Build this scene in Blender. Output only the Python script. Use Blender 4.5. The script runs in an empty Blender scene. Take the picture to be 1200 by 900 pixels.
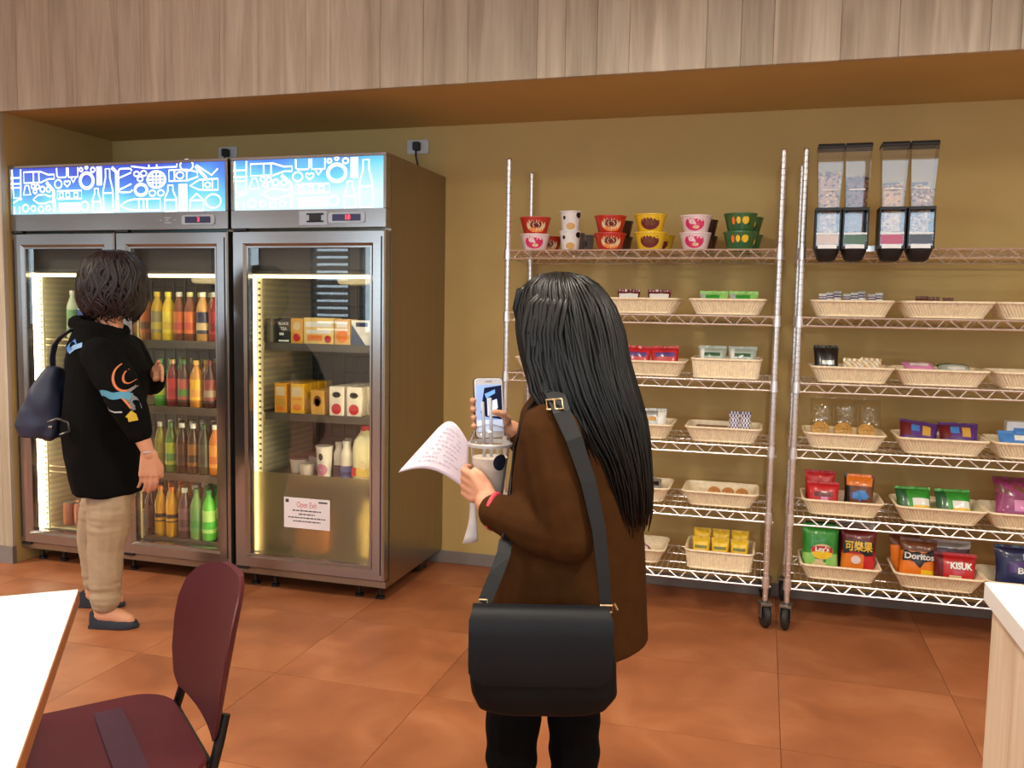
import bpy, bmesh, math, random
from mathutils import Vector, Matrix, noise
random.seed(7)
PI = math.pi
SC = bpy.context.scene
COL = SC.collection
# ------------------------------------------------------------------ camera
YAW, PITCH, ROLL, EYE = 0.2832, 0.0841, 0.0169, 1.3592
fw = Vector((-math.sin(YAW)*math.cos(PITCH), math.cos(YAW)*math.cos(PITCH), -math.sin(PITCH)))
rt = Vector((math.cos(YAW), math.sin(YAW), 0)); up = rt.cross(fw)
r2 = rt*math.cos(ROLL)+up*math.sin(ROLL); u2 = up*math.cos(ROLL)-rt*math.sin(ROLL)
cd = bpy.data.cameras.new('camera'); cd.sensor_width = 36; cd.lens = 36*1011.76/1200; cd.clip_start = .02
cam = bpy.data.objects.new('camera', cd); COL.objects.link(cam)
m = Matrix((r2, u2, -fw)).transposed().to_4x4(); m.translation = (0, 0, EYE); cam.matrix_world = m
SC.camera = cam
# ------------------------------------------------------------------ view + world
SC.view_settings.view_transform = 'Standard'; SC.view_settings.look = 'None'
SC.view_settings.gamma = 1; SC.view_settings.use_curve_mapping = False
SC.view_settings.exposure = 0.0
W = bpy.data.worlds.new('world'); SC.world = W; W.use_nodes = True
bg = W.node_tree.nodes['Background']; bg.inputs[0].default_value = (.62, .78, 1, 1); bg.inputs[1].default_value = 1.0
# ------------------------------------------------------------------ large area lights: daylight at the rear windows
REAR = -3.2
WINDOWS = [(-10.95, -10.4, 1.0, 2.5), (-9.3, -8.75, 1.0, 2.5), (-7.4, -6.6, 1.0, 2.5), (-5.86, -5.26, .95, 2.3), (-5.14, -2.3, 1.0, 2.5), (-.8, 2.9, 1.0, 2.6)]  # leftmost three are unseen, added as narrow strips for highlights on fridge stiles
def area(name, loc, rot, sx, sy, power, col, shape='RECTANGLE'):
    l = bpy.data.lights.new(name, 'AREA'); l.shape = shape; l.size = sx; l.size_y = sy; l.energy = power; l.color = col
    o = bpy.data.objects.new(name, l); COL.objects.link(o); o.location = loc; o.rotation_euler = rot
    return o
for (x0, x1, z0, z1) in WINDOWS:
    area('daylight', ((x0+x1)/2, REAR-.22, (z0+z1)/2), (PI/2, 0, 0), x1-x0, z1-z0, 13*(x1-x0)*(z1-z0), (.72, .85, 1))
CEIL = 3.0
DOWNLIGHTS = [(-5.8, 1.6, 120), (-4.0, 1.2, 26), (-2.3, .9, 12), (-.7, 1.7, 34), (1.0, 1.3, 38), (2.8, 1.7, 26),
              (-4.6, -.8, 26), (-2.2, -.8, 26), (.2, -.8, 26), (2.4, -.8, 26)]
# ------------------------------------------------------------------ helpers
def lin(c):
    return tuple(((x/255/12.92) if x/255 <= .04045 else ((x/255+.055)/1.055)**2.4) for x in c)
MATS = {}
def mat(name, rgb, rough=.5, metal=0., var=.10, scale=14., bump=0., bscale=None, emit=0., trans=0., coat=0., spec=None, stretch=None, ecol=None, alpha=None, rand=0.):
    """procedural principled material: colour modulated by noise, optional fine bump"""
    if name in MATS: return MATS[name]
    M = bpy.data.materials.new(name); M.use_nodes = True; MATS[name] = M
    nt = M.node_tree; b = nt.nodes['Principled BSDF']
    c = lin(rgb)
    tc = nt.nodes.new('ShaderNodeTexCoord'); mp = nt.nodes.new('ShaderNodeMapping')
    nt.links.new(tc.outputs['Object'], mp.inputs[0])
    if stretch: mp.inputs['Scale'].default_value = stretch
    nz = nt.nodes.new('ShaderNodeTexNoise'); nz.inputs['Scale'].default_value = scale; nz.inputs['Detail'].default_value = 4
    nt.links.new(mp.outputs[0], nz.inputs['Vector'])
    rp = nt.nodes.new('ShaderNodeValToRGB')
    rp.color_ramp.elements[0].position = .3; rp.color_ramp.elements[1].position = .7
    rp.color_ramp.elements[0].color = (*[x*(1-var) for x in c], 1); rp.color_ramp.elements[1].color = (*[min(1, x*(1+var)) for x in c], 1)
    nt.links.new(nz.outputs['Fac'], rp.inputs[0])
    out = rp.outputs[0]
    if rand:
        oi = nt.nodes.new('ShaderNodeObjectInfo'); mr = nt.nodes.new('ShaderNodeMapRange')
        mr.inputs[3].default_value = 1-rand; mr.inputs[4].default_value = 1+rand
        nt.links.new(oi.outputs['Random'], mr.inputs[0])
        hs = nt.nodes.new('ShaderNodeHueSaturation'); nt.links.new(mr.outputs[0], hs.inputs['Value']); nt.links.new(out, hs.inputs['Color']); out = hs.outputs[0]
    nt.links.new(out, b.inputs['Base Color'])
    b.inputs['Roughness'].default_value = rough; b.inputs['Metallic'].default_value = metal
    if coat: b.inputs['Coat Weight'].default_value = coat; b.inputs['Coat Roughness'].default_value = .08
    if spec is not None: b.inputs['Specular IOR Level'].default_value = spec
    if trans: b.inputs['Transmission Weight'].default_value = trans
    if emit:
        b.inputs['Emission Color'].default_value = (*(lin(ecol) if ecol else c), 1); b.inputs['Emission Strength'].default_value = emit
    if bump:
        n2 = nt.nodes.new('ShaderNodeTexNoise'); n2.inputs['Scale'].default_value = bscale or scale*4; n2.inputs['Detail'].default_value = 3
        nt.links.new(mp.outputs[0], n2.inputs['Vector'])
        bp = nt.nodes.new('ShaderNodeBump'); bp.inputs['Strength'].default_value = bump; bp.inputs['Distance'].default_value = .004
        nt.links.new(n2.outputs['Fac'], bp.inputs['Height']); nt.links.new(bp.outputs[0], b.inputs['Normal'])
    return M
def glass_mat(name, tint=(.96, .98, .97), k=1.0, ior=1.45, rough=.01):
    """thin clear sheet: see-through with a fresnel reflection"""
    if name in MATS: return MATS[name]
    M = bpy.data.materials.new(name); M.use_nodes = True; MATS[name] = M
    nt = M.node_tree; nt.nodes.clear()
    o = nt.nodes.new('ShaderNodeOutputMaterial'); mx = nt.nodes.new('ShaderNodeMixShader')
    t = nt.nodes.new('ShaderNodeBsdfTransparent'); t.inputs[0].default_value = (*tint, 1)
    g = nt.nodes.new('ShaderNodeBsdfGlossy'); g.inputs['Roughness'].default_value = rough
    lw = nt.nodes.new('ShaderNodeLayerWeight'); lw.inputs[0].default_value = .5      # schlick reflectance, same on both faces
    f = nt.nodes.new('ShaderNodeMath'); f.operation = 'POWER'; f.inputs[1].default_value = 5; nt.links.new(lw.outputs['Facing'], f.inputs[0])
    f0 = ((ior-1)/(ior+1))**2
    mu = nt.nodes.new('ShaderNodeMath'); mu.operation = 'MULTIPLY_ADD'; mu.inputs[1].default_value = k*(1-f0); mu.inputs[2].default_value = k*f0; mu.use_clamp = True
    nt.links.new(f.outputs[0], mu.inputs[0]); nt.links.new(mu.outputs[0], mx.inputs[0])
    nt.links.new(t.outputs[0], mx.inputs[1]); nt.links.new(g.outputs[0], mx.inputs[2]); nt.links.new(mx.outputs[0], o.inputs[0])
    return M
class MB:
    """collects shapes and links them as ONE mesh object"""
    def __init__(s): s.v = []; s.f = []; s.mi = []; s.cur = 0
    def add(s, vs, fs, M=None):
        b = len(s.v)
        s.v += [tuple(M @ Vector(p)) if M else tuple(p) for p in vs]
        for f in fs: s.f.append(tuple(i+b for i in f)); s.mi.append(s.cur)
        return s
    def mat(s, i): s.cur = i; return s
    def box(s, x0, x1, y0, y1, z0, z1, M=None):
        vs = [(x, y, z) for z in (z0, z1) for y in (y0, y1) for x in (x0, x1)]
        return s.add(vs, [(0, 2, 3, 1), (4, 5, 7, 6), (0, 1, 5, 4), (1, 3, 7, 5), (3, 2, 6, 7), (2, 0, 4, 6)], M)
    def loft(s, rings, cap=True, M=None, closed=False):
        n = len(rings[0]); vs = [p for r in rings for p in r]; fs = []
        k = len(rings)
        for i in range(k if closed else k-1):
            a = i*n; b = ((i+1) % k)*n
            for j in range(n): fs.append((a+j, a+(j+1) % n, b+(j+1) % n, b+j))
        if cap and not closed:
            fs.append(tuple(range(n-1, -1, -1))); fs.append(tuple(range((k-1)*n, k*n)))
        return s.add(vs, fs, M)
    def lathe(s, prof, n=16, M=None, cap=True):
        return s.loft([[(r*math.cos(2*PI*j/n), r*math.sin(2*PI*j/n), z) for j in range(n)] for r, z in prof], cap, M)
    def tube(s, path, r, n=6, closed=False, cap=True):
        P = [Vector(p) for p in path]; R = r if isinstance(r, (list, tuple)) else [r]*len(P); rings = []
        prev = None
        for i, p in enumerate(P):
            a = P[(i-1) % len(P)] if (closed or i > 0) else p; b = P[(i+1) % len(P)] if (closed or i < len(P)-1) else p
            t = (b-a); t = t.normalized() if t.length > 1e-9 else Vector((0, 0, 1))
            if prev is None:
                q = Vector((0, 0, 1)) if abs(t.z) < .9 else Vector((1, 0, 0)); e1 = t.cross(q).normalized()
            else:
                e1 = prev - t*prev.dot(t); e1 = e1.normalized() if e1.length > 1e-6 else t.orthogonal().normalized()
            prev = e1; e2 = t.cross(e1)
            rings.append([tuple(p+(e1*math.cos(2*PI*j/n)+e2*math.sin(2*PI*j/n))*R[i]) for j in range(n)])
        return s.loft(rings, cap, None, closed)
    def cyl(s, p0, p1, r0, r1=None, n=12): return s.tube([p0, p1], [r0, r0 if r1 is None else r1], n)
    def ball(s, c, rx, ry=None, rz=None, n=12, k=8, M=None):
        ry = rx if ry is None else ry; rz = rx if rz is None else rz
        rings = []
        for i in range(1, k):
            a = PI*i/k
            rings.append([(c[0]+rx*math.sin(a)*math.cos(2*PI*j/n), c[1]+ry*math.sin(a)*math.sin(2*PI*j/n), c[2]-rz*math.cos(a)) for j in range(n)])
        vs = [p for r in rings for p in r]; fs = []
        for i in range(k-2):
            for j in range(n): fs.append((i*n+j, i*n+(j+1) % n, (i+1)*n+(j+1) % n, (i+1)*n+j))
        vs += [(c[0], c[1], c[2]-rz), (c[0], c[1], c[2]+rz)]; a = len(vs)-2
        for j in range(n): fs.append((a, (j+1) % n, j)); fs.append((a+1, (k-2)*n+j, (k-2)*n+(j+1) % n))
        return s.add(vs, fs, M)
    def limb(s, pts, n=12):
        for p in pts: s.ball(p[:3], p[3], n=n, k=8)
        for a, b in zip(pts, pts[1:]): s.cyl(a[:3], b[:3], a[3], b[3], n)
        return s
    def prism(s, poly, y0, y1, M=None):
        """extrude an (x,z) outline along y"""
        n = len(poly); vs = [(x, y0, z) for x, z in poly]+[(x, y1, z) for x, z in poly]
        fs = [tuple(range(n-1, -1, -1)), tuple(range(n, 2*n))]+[(i, (i+1) % n, n+(i+1) % n, n+i) for i in range(n)]
        return s.add(vs, fs, M)
    def mesh(s, name, mats, smooth=None, bevel=0, seg=2):
        me = bpy.data.meshes.new(name); me.from_pydata(s.v, [], s.f)
        mats = mats if isinstance(mats, (list, tuple)) else [mats]
        for mm in mats: me.materials.append(mm)
        me.polygons.foreach_set('material_index', s.mi)
        bm = bmesh.new(); bm.from_mesh(me)
        bmesh.ops.recalc_face_normals(bm, faces=bm.faces)
        if bevel:
            ed = [e for e in bm.edges if len(e.link_faces) == 2 and e.calc_face_angle(0) > .6]
            bmesh.ops.bevel(bm, geom=ed, offset=bevel, segments=seg, profile=.5, affect='EDGES', clamp_overlap=True)
        bm.to_mesh(me); bm.free()
        if smooth is not None: smooth_mesh(me, smooth)
        return me
    def build(s, name, mats, parent=None, smooth=None, bevel=0, seg=2, loc=None, rot=None):
        return link(name, s.mesh(name, mats, smooth, bevel, seg), parent, loc, rot)
def smooth_mesh(me, angle=.7):
    me.polygons.foreach_set('use_smooth', [True]*len(me.polygons))
    if angle < 3:
        try: me.set_sharp_from_angle(angle=angle)
        except Exception: pass
def link(name, me, parent=None, loc=None, rot=None):
    o = bpy.data.objects.new(name, me); COL.objects.link(o)
    if parent: o.parent = parent
    if loc is not None: o.location = loc
    if rot is not None: o.rotation_euler = rot
    return o
def tag(o, label, cat, group=None):
    o['label'] = label; o['category'] = cat
    if group: o['group'] = group
    return o
def thing(name, label, cat, loc=(0, 0, 0), rz=0, group=None, rot=None):
    o = bpy.data.objects.new(name, None); COL.objects.link(o); o.location = loc
    o.rotation_euler = rot if rot else (0, 0, rz); o.empty_display_size = .05
    return tag(o, label, cat, group)
def struct(o): o['kind'] = 'structure'; return o
def remesh(mb, voxel, iters=4, disp=None, mats=None, name='mesh'):
    """fuse the collected shapes to one continuous skin"""
    me = mb.mesh('tmp', mats or []); t = bpy.data.objects.new('tmp', me); COL.objects.link(t)
    r = t.modifiers.new('r', 'REMESH'); r.mode = 'VOXEL'; r.voxel_size = voxel
    if iters:
        q = t.modifiers.new('s', 'SMOOTH'); q.iterations = iters; q.factor = .5
    dg = bpy.context.evaluated_depsgraph_get(); dg.update()
    out = bpy.data.meshes.new_from_object(t.evaluated_get(dg)); out.name = name
    bpy.data.objects.remove(t); bpy.data.meshes.remove(me)
    if disp:
        ns = [v.normal.copy() for v in out.vertices]
        for v, nn in zip(out.vertices, ns): v.co = v.co + nn*disp(v.co, nn)
    smooth_mesh(out, 9)
    return out
def ell(cx, cy, z, rx, ry, ang=0, n=24, p=2.0):
    """ellipse / super-ellipse ring in the xy plane turned by ang"""
    out = []
    for j in range(n):
        a = 2*PI*j/n; c, s_ = math.cos(a), math.sin(a)
        x = rx*math.copysign(abs(c)**(2/p), c); y = ry*math.copysign(abs(s_)**(2/p), s_)
        out.append((cx+x*math.cos(ang)-y*math.sin(ang), cy+x*math.sin(ang)+y*math.cos(ang), z))
    return out
def text_mesh(txt, size, mat_, name='lettering', depth=.0004, shear=0, bold=0, width=None, warp=None):
    """flat lettering as mesh in the xz plane, centred, facing -y"""
    cu = bpy.data.curves.new('t', 'FONT'); cu.body = txt; cu.size = size; cu.align_x = 'CENTER'; cu.align_y = 'CENTER'; cu.shear = shear; cu.offset = bold
    cu.resolution_u = 3; cu.fill_mode = 'FRONT'
    t = bpy.data.objects.new('t', cu); COL.objects.link(t)
    dg = bpy.context.evaluated_depsgraph_get(); dg.update()
    me = bpy.data.meshes.new_from_object(t.evaluated_get(dg)); bpy.data.objects.remove(t); bpy.data.curves.remove(cu)
    xs = [v.co.x for v in me.vertices] or [0]
    k = (width/(max(xs)-min(xs))) if width and max(xs) > min(xs) else 1
    for v in me.vertices:
        x, z = v.co.x*k, v.co.y; v.co = (x, -depth if warp is None else warp(x, z)-depth, z)
    me.materials.clear(); me.materials.append(mat_); me.name = name
    return me
def ribbon(mb, pts, w, closed=False, y=0.):
    """flat stroke of width w along (x,z) points"""
    P = [Vector((p[0], p[1])) for p in pts]; n = len(P); L = []; R = []
    for i in range(n):
        a = P[i-1] if (closed or i) else P[i]; b = P[(i+1) % n] if (closed or i < n-1) else P[i]
        d = (b-a); d = d.normalized() if d.length > 1e-9 else Vector((1, 0)); q = Vector((-d.y, d.x))*w/2
        L.append((P[i].x+q.x, y, P[i].y+q.y)); R.append((P[i].x-q.x, y, P[i].y-q.y))
    fs = [(i, (i+1) % n, n+(i+1) % n, n+i) for i in range(n if closed else n-1)]
    mb.add(L+R, fs)
def arc(cx, cz, r, a0=0, a1=2*PI, n=20, rz=None):
    rz = r if rz is None else rz
    return [(cx+r*math.cos(a0+(a1-a0)*i/n), cz+rz*math.sin(a0+(a1-a0)*i/n)) for i in range(n+(0 if abs(a1-a0-2*PI) < 1e-6 else 1))]
def rrect(x0, x1, z0, z1, r, n=4):
    out = []
    for cx, cz, a in ((x1-r, z1-r, 0), (x0+r, z1-r, PI/2), (x0+r, z0+r, PI), (x1-r, z0+r, 1.5*PI)):
        out += [(cx+r*math.cos(a+PI/2*i/n), cz+r*math.sin(a+PI/2*i/n)) for i in range(n+1)]
    return out
# ------------------------------------------------------------------ materials of the room
def wood_mat(name, c1, c2, c3, sc=1.0, rand=.22):
    if name in MATS: return MATS[name]
    M = bpy.data.materials.new(name); M.use_nodes = True; MATS[name] = M
    nt = M.node_tree; b = nt.nodes['Principled BSDF']; N = nt.nodes.new; Lk = nt.links.new
    tc = N('ShaderNodeTexCoord'); oi = N('ShaderNodeObjectInfo'); ad = N('ShaderNodeVectorMath'); ad.operation = 'ADD'
    cb = N('ShaderNodeCombineXYZ'); mu = N('ShaderNodeMath'); mu.operation = 'MULTIPLY'; mu.inputs[1].default_value = 37.
    Lk(oi.outputs['Random'], mu.inputs[0]); Lk(mu.outputs[0], cb.inputs[0]); Lk(mu.outputs[0], cb.inputs[2])
    Lk(tc.outputs['Object'], ad.inputs[0]); Lk(cb.outputs[0], ad.inputs[1])
    mp = N('ShaderNodeMapping'); mp.inputs['Scale'].default_value = (7*sc, 7*sc, .45*sc); Lk(ad.outputs[0], mp.inputs[0])
    n1 = N('ShaderNodeTexNoise'); n1.inputs['Scale'].default_value = 1.6; n1.inputs['Detail'].default_value = 6; n1.inputs['Distortion'].default_value = 1.2; Lk(mp.outputs[0], n1.inputs['Vector'])
    n2 = N('ShaderNodeTexNoise'); n2.inputs['Scale'].default_value = 14; n2.inputs['Detail'].default_value = 3; Lk(mp.outputs[0], n2.inputs['Vector'])
    r1 = N('ShaderNodeValToRGB'); e = r1.color_ramp.elements; e[0].position = .32; e[1].position = .7
    e[0].color = (*lin(c1), 1); e[1].color = (*lin(c2), 1); k = e.new(.5); k.color = (*lin(c3), 1); Lk(n1.outputs['Fac'], r1.inputs[0])
    r2_ = N('ShaderNodeMapRange'); r2_.inputs[1].default_value = .3; r2_.inputs[2].default_value = .7; r2_.inputs[3].default_value = .92; r2_.inputs[4].default_value = 1.05; Lk(n2.outputs['Fac'], r2_.inputs[0])
    m2 = N('ShaderNodeMapRange'); m2.inputs[3].default_value = 1-rand; m2.inputs[4].default_value = 1+rand*.6; Lk(oi.outputs['Random'], m2.inputs[0])
    mm = N('ShaderNodeMath'); mm.operation = 'MULTIPLY'; Lk(r2_.outputs[0], mm.inputs[0]); Lk(m2.outputs[0], mm.inputs[1])
    hs = N('ShaderNodeHueSaturation'); Lk(r1.outputs[0], hs.inputs['Color']); Lk(mm.outputs[0], hs.inputs['Value'])
    Lk(hs.outputs[0], b.inputs['Base Color']); b.inputs['Roughness'].default_value = .45
    return M
def tile_mat():
    M = bpy.data.materials.new('terracotta tile'); M.use_nodes = True; MATS['tile'] = M
    nt = M.node_tree; b = nt.nodes['Principled BSDF']; N = nt.nodes.new; Lk = nt.links.new
    tc = N('ShaderNodeTexCoord'); oi = N('ShaderNodeObjectInfo'); ad = N('ShaderNodeVectorMath'); ad.operation = 'ADD'
    cb = N('ShaderNodeCombineXYZ'); mu = N('ShaderNodeMath'); mu.operation = 'MULTIPLY'; mu.inputs[1].default_value = 61.
    Lk(oi.outputs['Random'], mu.inputs[0]); Lk(mu.outputs[0], cb.inputs[0]); Lk(mu.outputs[0], cb.inputs[1])
    Lk(tc.outputs['Object'], ad.inputs[0]); Lk(cb.outputs[0], ad.inputs[1])
    n1 = N('ShaderNodeTexNoise'); n1.inputs['Scale'].default_value = 3.2; n1.inputs['Detail'].default_value = 5; n1.inputs['Distortion'].default_value = .6; Lk(ad.outputs[0], n1.inputs['Vector'])
    r1 = N('ShaderNodeValToRGB'); e = r1.color_ramp.elements; e[0].position = .3; e[1].position = .72
    e[0].color = (*lin((142, 84, 52)), 1); e[1].color = (*lin((176, 114, 76)), 1); k = e.new(.52); k.color = (*lin((160, 97, 60)), 1)
    Lk(n1.outputs['Fac'], r1.inputs[0])
    m2 = N('ShaderNodeMapRange'); m2.inputs[3].default_value = .93; m2.inputs[4].default_value = 1.07; Lk(oi.outputs['Random'], m2.inputs[0])
    hs = N('ShaderNodeHueSaturation'); Lk(r1.outputs[0], hs.inputs['Color']); Lk(m2.outputs[0], hs.inputs['Value']); Lk(hs.outputs[0], b.inputs['Base Color'])
    n3 = N('ShaderNodeTexNoise'); n3.inputs['Scale'].default_value = 9; Lk(ad.outputs[0], n3.inputs['Vector'])
    rr = N('ShaderNodeMapRange'); rr.inputs[3].default_value = .34; rr.inputs[4].default_value = .52; Lk(n3.outputs['Fac'], rr.inputs[0]); Lk(rr.outputs[0], b.inputs['Roughness'])
    bp = N('ShaderNodeBump'); bp.inputs['Strength'].default_value = .12; bp.inputs['Distance'].default_value = .01; Lk(n3.outputs['Fac'], bp.inputs['Height']); Lk(bp.outputs[0], b.inputs['Normal'])
    return M
wall_m = mat('ochre paint', (194, 166, 104), .75, var=.04, scale=3, bump=.05, bscale=120)
white_m = mat('white paint', (226, 224, 218), .8, var=.03, scale=2)
base_m = mat('grey skirting', (128, 120, 116), .55, var=.05)
grout_m = mat('grout', (104, 62, 42), .8)
wood_m = wood_mat('pale oak veneer', (172, 156, 132), (212, 200, 176), (194, 180, 156), rand=.16)
tile_m = tile_mat()
steel_m = mat('brushed steel', (168, 164, 160), .2, .95, var=.05, scale=3, stretch=(1, 1, 60))
steel_d = mat('satin steel side', (158, 146, 128), .28, .92, var=.05, scale=2, stretch=(40, 40, 1))
chrome_m = mat('chrome', (236, 234, 232), .36, 1.0, var=.03)
black_p = mat('black plastic', (18, 18, 19), .45, var=.1)
rubber_m = mat('dark rubber', (34, 33, 31), .6)
# ------------------------------------------------------------------ room shell
YW, YB, ZS, XN = 4.30, 3.516, 2.3128, -3.721     # niche back wall, bulkhead face, soffit height, niche left side
XL, XR = -11.5, 4.0
fl = struct(MB().box(XL, XR, REAR, YW+.1, -.12, -.006).build('floor', grout_m))
tm = MB().box(-.2991, .2991, -.2991, .2991, -.01, 0).mesh('tile', tile_m)
for i in range(-15, 7):
    for j in range(-10, 3):
        cx, cy_ = .1+.3+.6*i, 2.75+.3+.6*j
        if cx-.3 < -8.4 or cx+.3 > XR+.31 or cy_-.3 > YW: continue
        link('tile', tm, fl, (cx, cy_, 0))
struct(MB().box(XL, XR, YW, YW+.12, -.1, CEIL).build('wall_back', wall_m))
struct(MB().box(XN-.10, XN, YB+.024, YW, 0, ZS).build('wall_niche_side', wall_m))
struct(MB().box(XN, XR, YB+.02, YW, ZS, ZS+.05).build('ceiling_niche', wall_m))
bw = struct(MB().box(XL, XR, YB+.02, YB+.08, ZS+.05, CEIL).box(XL, XN-.1, YB+.02, YB+.08, 0, ZS+.05).build('wall_bulkhead', wood_m))
rw = random.Random(3)
x = -6.0
while x < 3.6:
    w = rw.choice([.10, .13, .16, .2, .24, .3, .12])
    z0 = ZS if x+w > XN else 0.09
    if x < XN < x+w: w = XN-x; z0 = .09
    MB().box(-w/2+.0005, w/2-.0005, -.012, .012, 0, CEIL-z0).build('plank', wood_m, bw, bevel=.0012, seg=1, loc=(x+w/2, YB+.012, z0))
    x += w
struct(MB().box(XL, XN, YB-.004, YB+.02, 0, .09).build('baseboard_left', base_m))
struct(MB().box(XN, XR, YW-.014, YW, 0, .065).build('baseboard_back', base_m, bevel=.003))
struct(MB().box(XL, XR, REAR-.3, YB+.1, CEIL, CEIL+.1).build('ceiling', white_m))
struct(MB().box(XL-.1, XL, REAR, YW, 0, CEIL).build('wall_left', white_m))
struct(MB().box(XR, XR+.1, REAR, YW, 0, CEIL).build('wall_right', white_m))
mb = MB(); xs = [XL]+[v for w_ in WINDOWS for v in w_[:2]]+[XR]
for i in range(0, len(xs), 2): mb.box(xs[i], xs[i+1], REAR-.12, REAR, 0, CEIL)
for (x0, x1, z0, z1) in WINDOWS: mb.box(x0, x1, REAR-.12, REAR, 0, z0).box(x0, x1, REAR-.12, REAR, z1, CEIL)
struct(mb.build('wall_rear', white_m))
frame_m = mat('grey window frame', (70, 72, 76), .5)
clear_m = glass_mat('clear pane')
for i, (x0, x1, z0, z1) in enumerate(WINDOWS):
    mb = MB().box(x0, x1, REAR-.1, REAR-.04, z0, z0+.05).box(x0, x1, REAR-.1, REAR-.04, z1-.05, z1).box(x0, x0+.05, REAR-.1, REAR-.04, z0, z1).box(x1-.05, x1, REAR-.1, REAR-.04, z0, z1)
    if x1-x0 > 1.5: mb.box((x0+x1)/2-.025, (x0+x1)/2+.025, REAR-.1, REAR-.04, z0, z1)
    wf = struct(mb.build('window_%d' % (i+1), frame_m))
    MB().box(x0+.05, x1-.05, REAR-.075, REAR-.069, z0+.05, z1-.05).build('pane', clear_m, wf)
slat_m = mat('blind slat', (190, 192, 196), .5)
t = thing('window_blind', 'white slatted blind hanging in the narrow rear window', 'blind', (-5.52, REAR+.03, .97))
bsl = MB().box(-.27, .27, -.004, .004, -.035, .035).mesh('slat', slat_m)
for k in range(14): link('slat', bsl, t, (0, 0, .06+k*.095), (.5, 0, 0))
MB().box(-.28, .28, -.025, .025, 1.3, 1.345).build('head_rail', slat_m, t)
# recessed ceiling lamps: each lamp carries its own light
lamp_m = mat('lamp lens', (255, 220, 175), .4, emit=2, ecol=(255, 225, 190)); trim_m = mat('lamp trim', (230, 228, 224), .4)
lens = MB().lathe([(.001, 0), (.22, 0), (.22, .012), (.001, .012)], 20).mesh('lens', lamp_m)
ring = MB().lathe([(.22, 0), (.25, 0), (.25, .006), (.24, .012), (.22, .012), (.22, 0)], 20, cap=False).mesh('trim_ring', trim_m)
for k, (lx, ly, pw) in enumerate(DOWNLIGHTS):
    t = thing('ceiling_downlight', 'round recessed warm downlight set into the white ceiling', 'light', (lx, ly, CEIL-.012), 0, 'recessed downlights in the ceiling')
    link('lens', lens, t); link('trim_ring', ring, t)
    o = area('downlight_beam', (lx, ly, CEIL-.02), (0, 0, 0), .42, .42, pw, (1, .92, .77), 'DISK'); o.data.spread = 2.7
# ------------------------------------------------------------------ upright glass-door refrigerators
FY = 3.558
liner_m = mat('fridge liner', (176, 170, 150), .4, var=.04)
liner_d = mat('fridge back panel', (66, 72, 78), .4, .3, var=.08)
dark_m = mat('dark grille', (28, 26, 25), .5)
evap_m = mat('evaporator cover', (92, 88, 84), .4, .5)
shelf_m = mat('grey shelf edge', (104, 98, 90), .35, .6)
rail_m = mat('cream slotted rail', (196, 184, 150), .45)
door_glass = glass_mat('fridge door glass', (.93, .95, .93), 1.7, 1.5, .004)
led_fill = mat('added led fill', (255, 240, 210), .4, emit=42, ecol=(255, 236, 196))  # unseen strips added behind the right stiles to brighten the stock
led_w = mat('white led strip', (255, 246, 225), .4, emit=22, ecol=(255, 240, 205))
led_y = mat('warm led strip', (255, 232, 180), .4, emit=6, ecol=(255, 232, 184))
plate_m = mat('control plate', (176, 180, 186), .35, .4); disp_m = mat('display window', (52, 54, 92), .25); led_r = mat('red digits', (255, 60, 80), .4, emit=2.2, ecol=(255, 50, 70))
icon_m = mat('lit white print', (255, 255, 255), .4, emit=1.35, ecol=(228, 250, 255))
def header_mat(name, bias):
    M = bpy.data.materials.new(name); M.use_nodes = True; nt = M.node_tree; b = nt.nodes['Principled BSDF']; N = nt.nodes.new; Lk = nt.links.new
    tc = N('ShaderNodeTexCoord'); sp = N('ShaderNodeSeparateXYZ'); Lk(tc.outputs['Object'], sp.inputs[0])
    nz = N('ShaderNodeTexNoise'); nz.inputs['Scale'].default_value = 3.2; nz.inputs['Detail'].default_value = 1; Lk(tc.outputs['Object'], nz.inputs['Vector'])
    mr = N('ShaderNodeMapRange'); mr.inputs[1].default_value = -.11; mr.inputs[2].default_value = .11; mr.inputs[3].default_value = 1.0+bias; mr.inputs[4].default_value = bias; Lk(sp.outputs[2], mr.inputs[0])
    ad = N('ShaderNodeMath'); ad.operation = 'MULTIPLY_ADD'; ad.inputs[1].default_value = 1.3; Lk(nz.outputs['Fac'], ad.inputs[0]); Lk(mr.outputs[0], ad.inputs[2])
    rp = N('ShaderNodeValToRGB'); e = rp.color_ramp.elements; e[0].position = .34; e[1].position = .95
    mu = N('ShaderNodeMath'); mu.operation = 'MULTIPLY'; mu.inputs[1].default_value = .5; Lk(ad.outputs[0], mu.inputs[0]); Lk(mu.outputs[0], rp.inputs[0])
    e[0].color = (*lin((44, 66, 205)), 1); e[1].color = (*lin((225, 252, 255)), 1); k = e.new(.55); k.color = (*lin((72, 140, 236)), 1); k = e.new(.74); k.color = (*lin((110, 222, 245)), 1)
    Lk(rp.outputs[0], b.inputs['Emission Color']); b.inputs['Emission Strength'].default_value = 1.0; b.inputs['Base Color'].default_value = (.05, .08, .2, 1); b.inputs['Roughness'].default_value = .3
    return M
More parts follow.
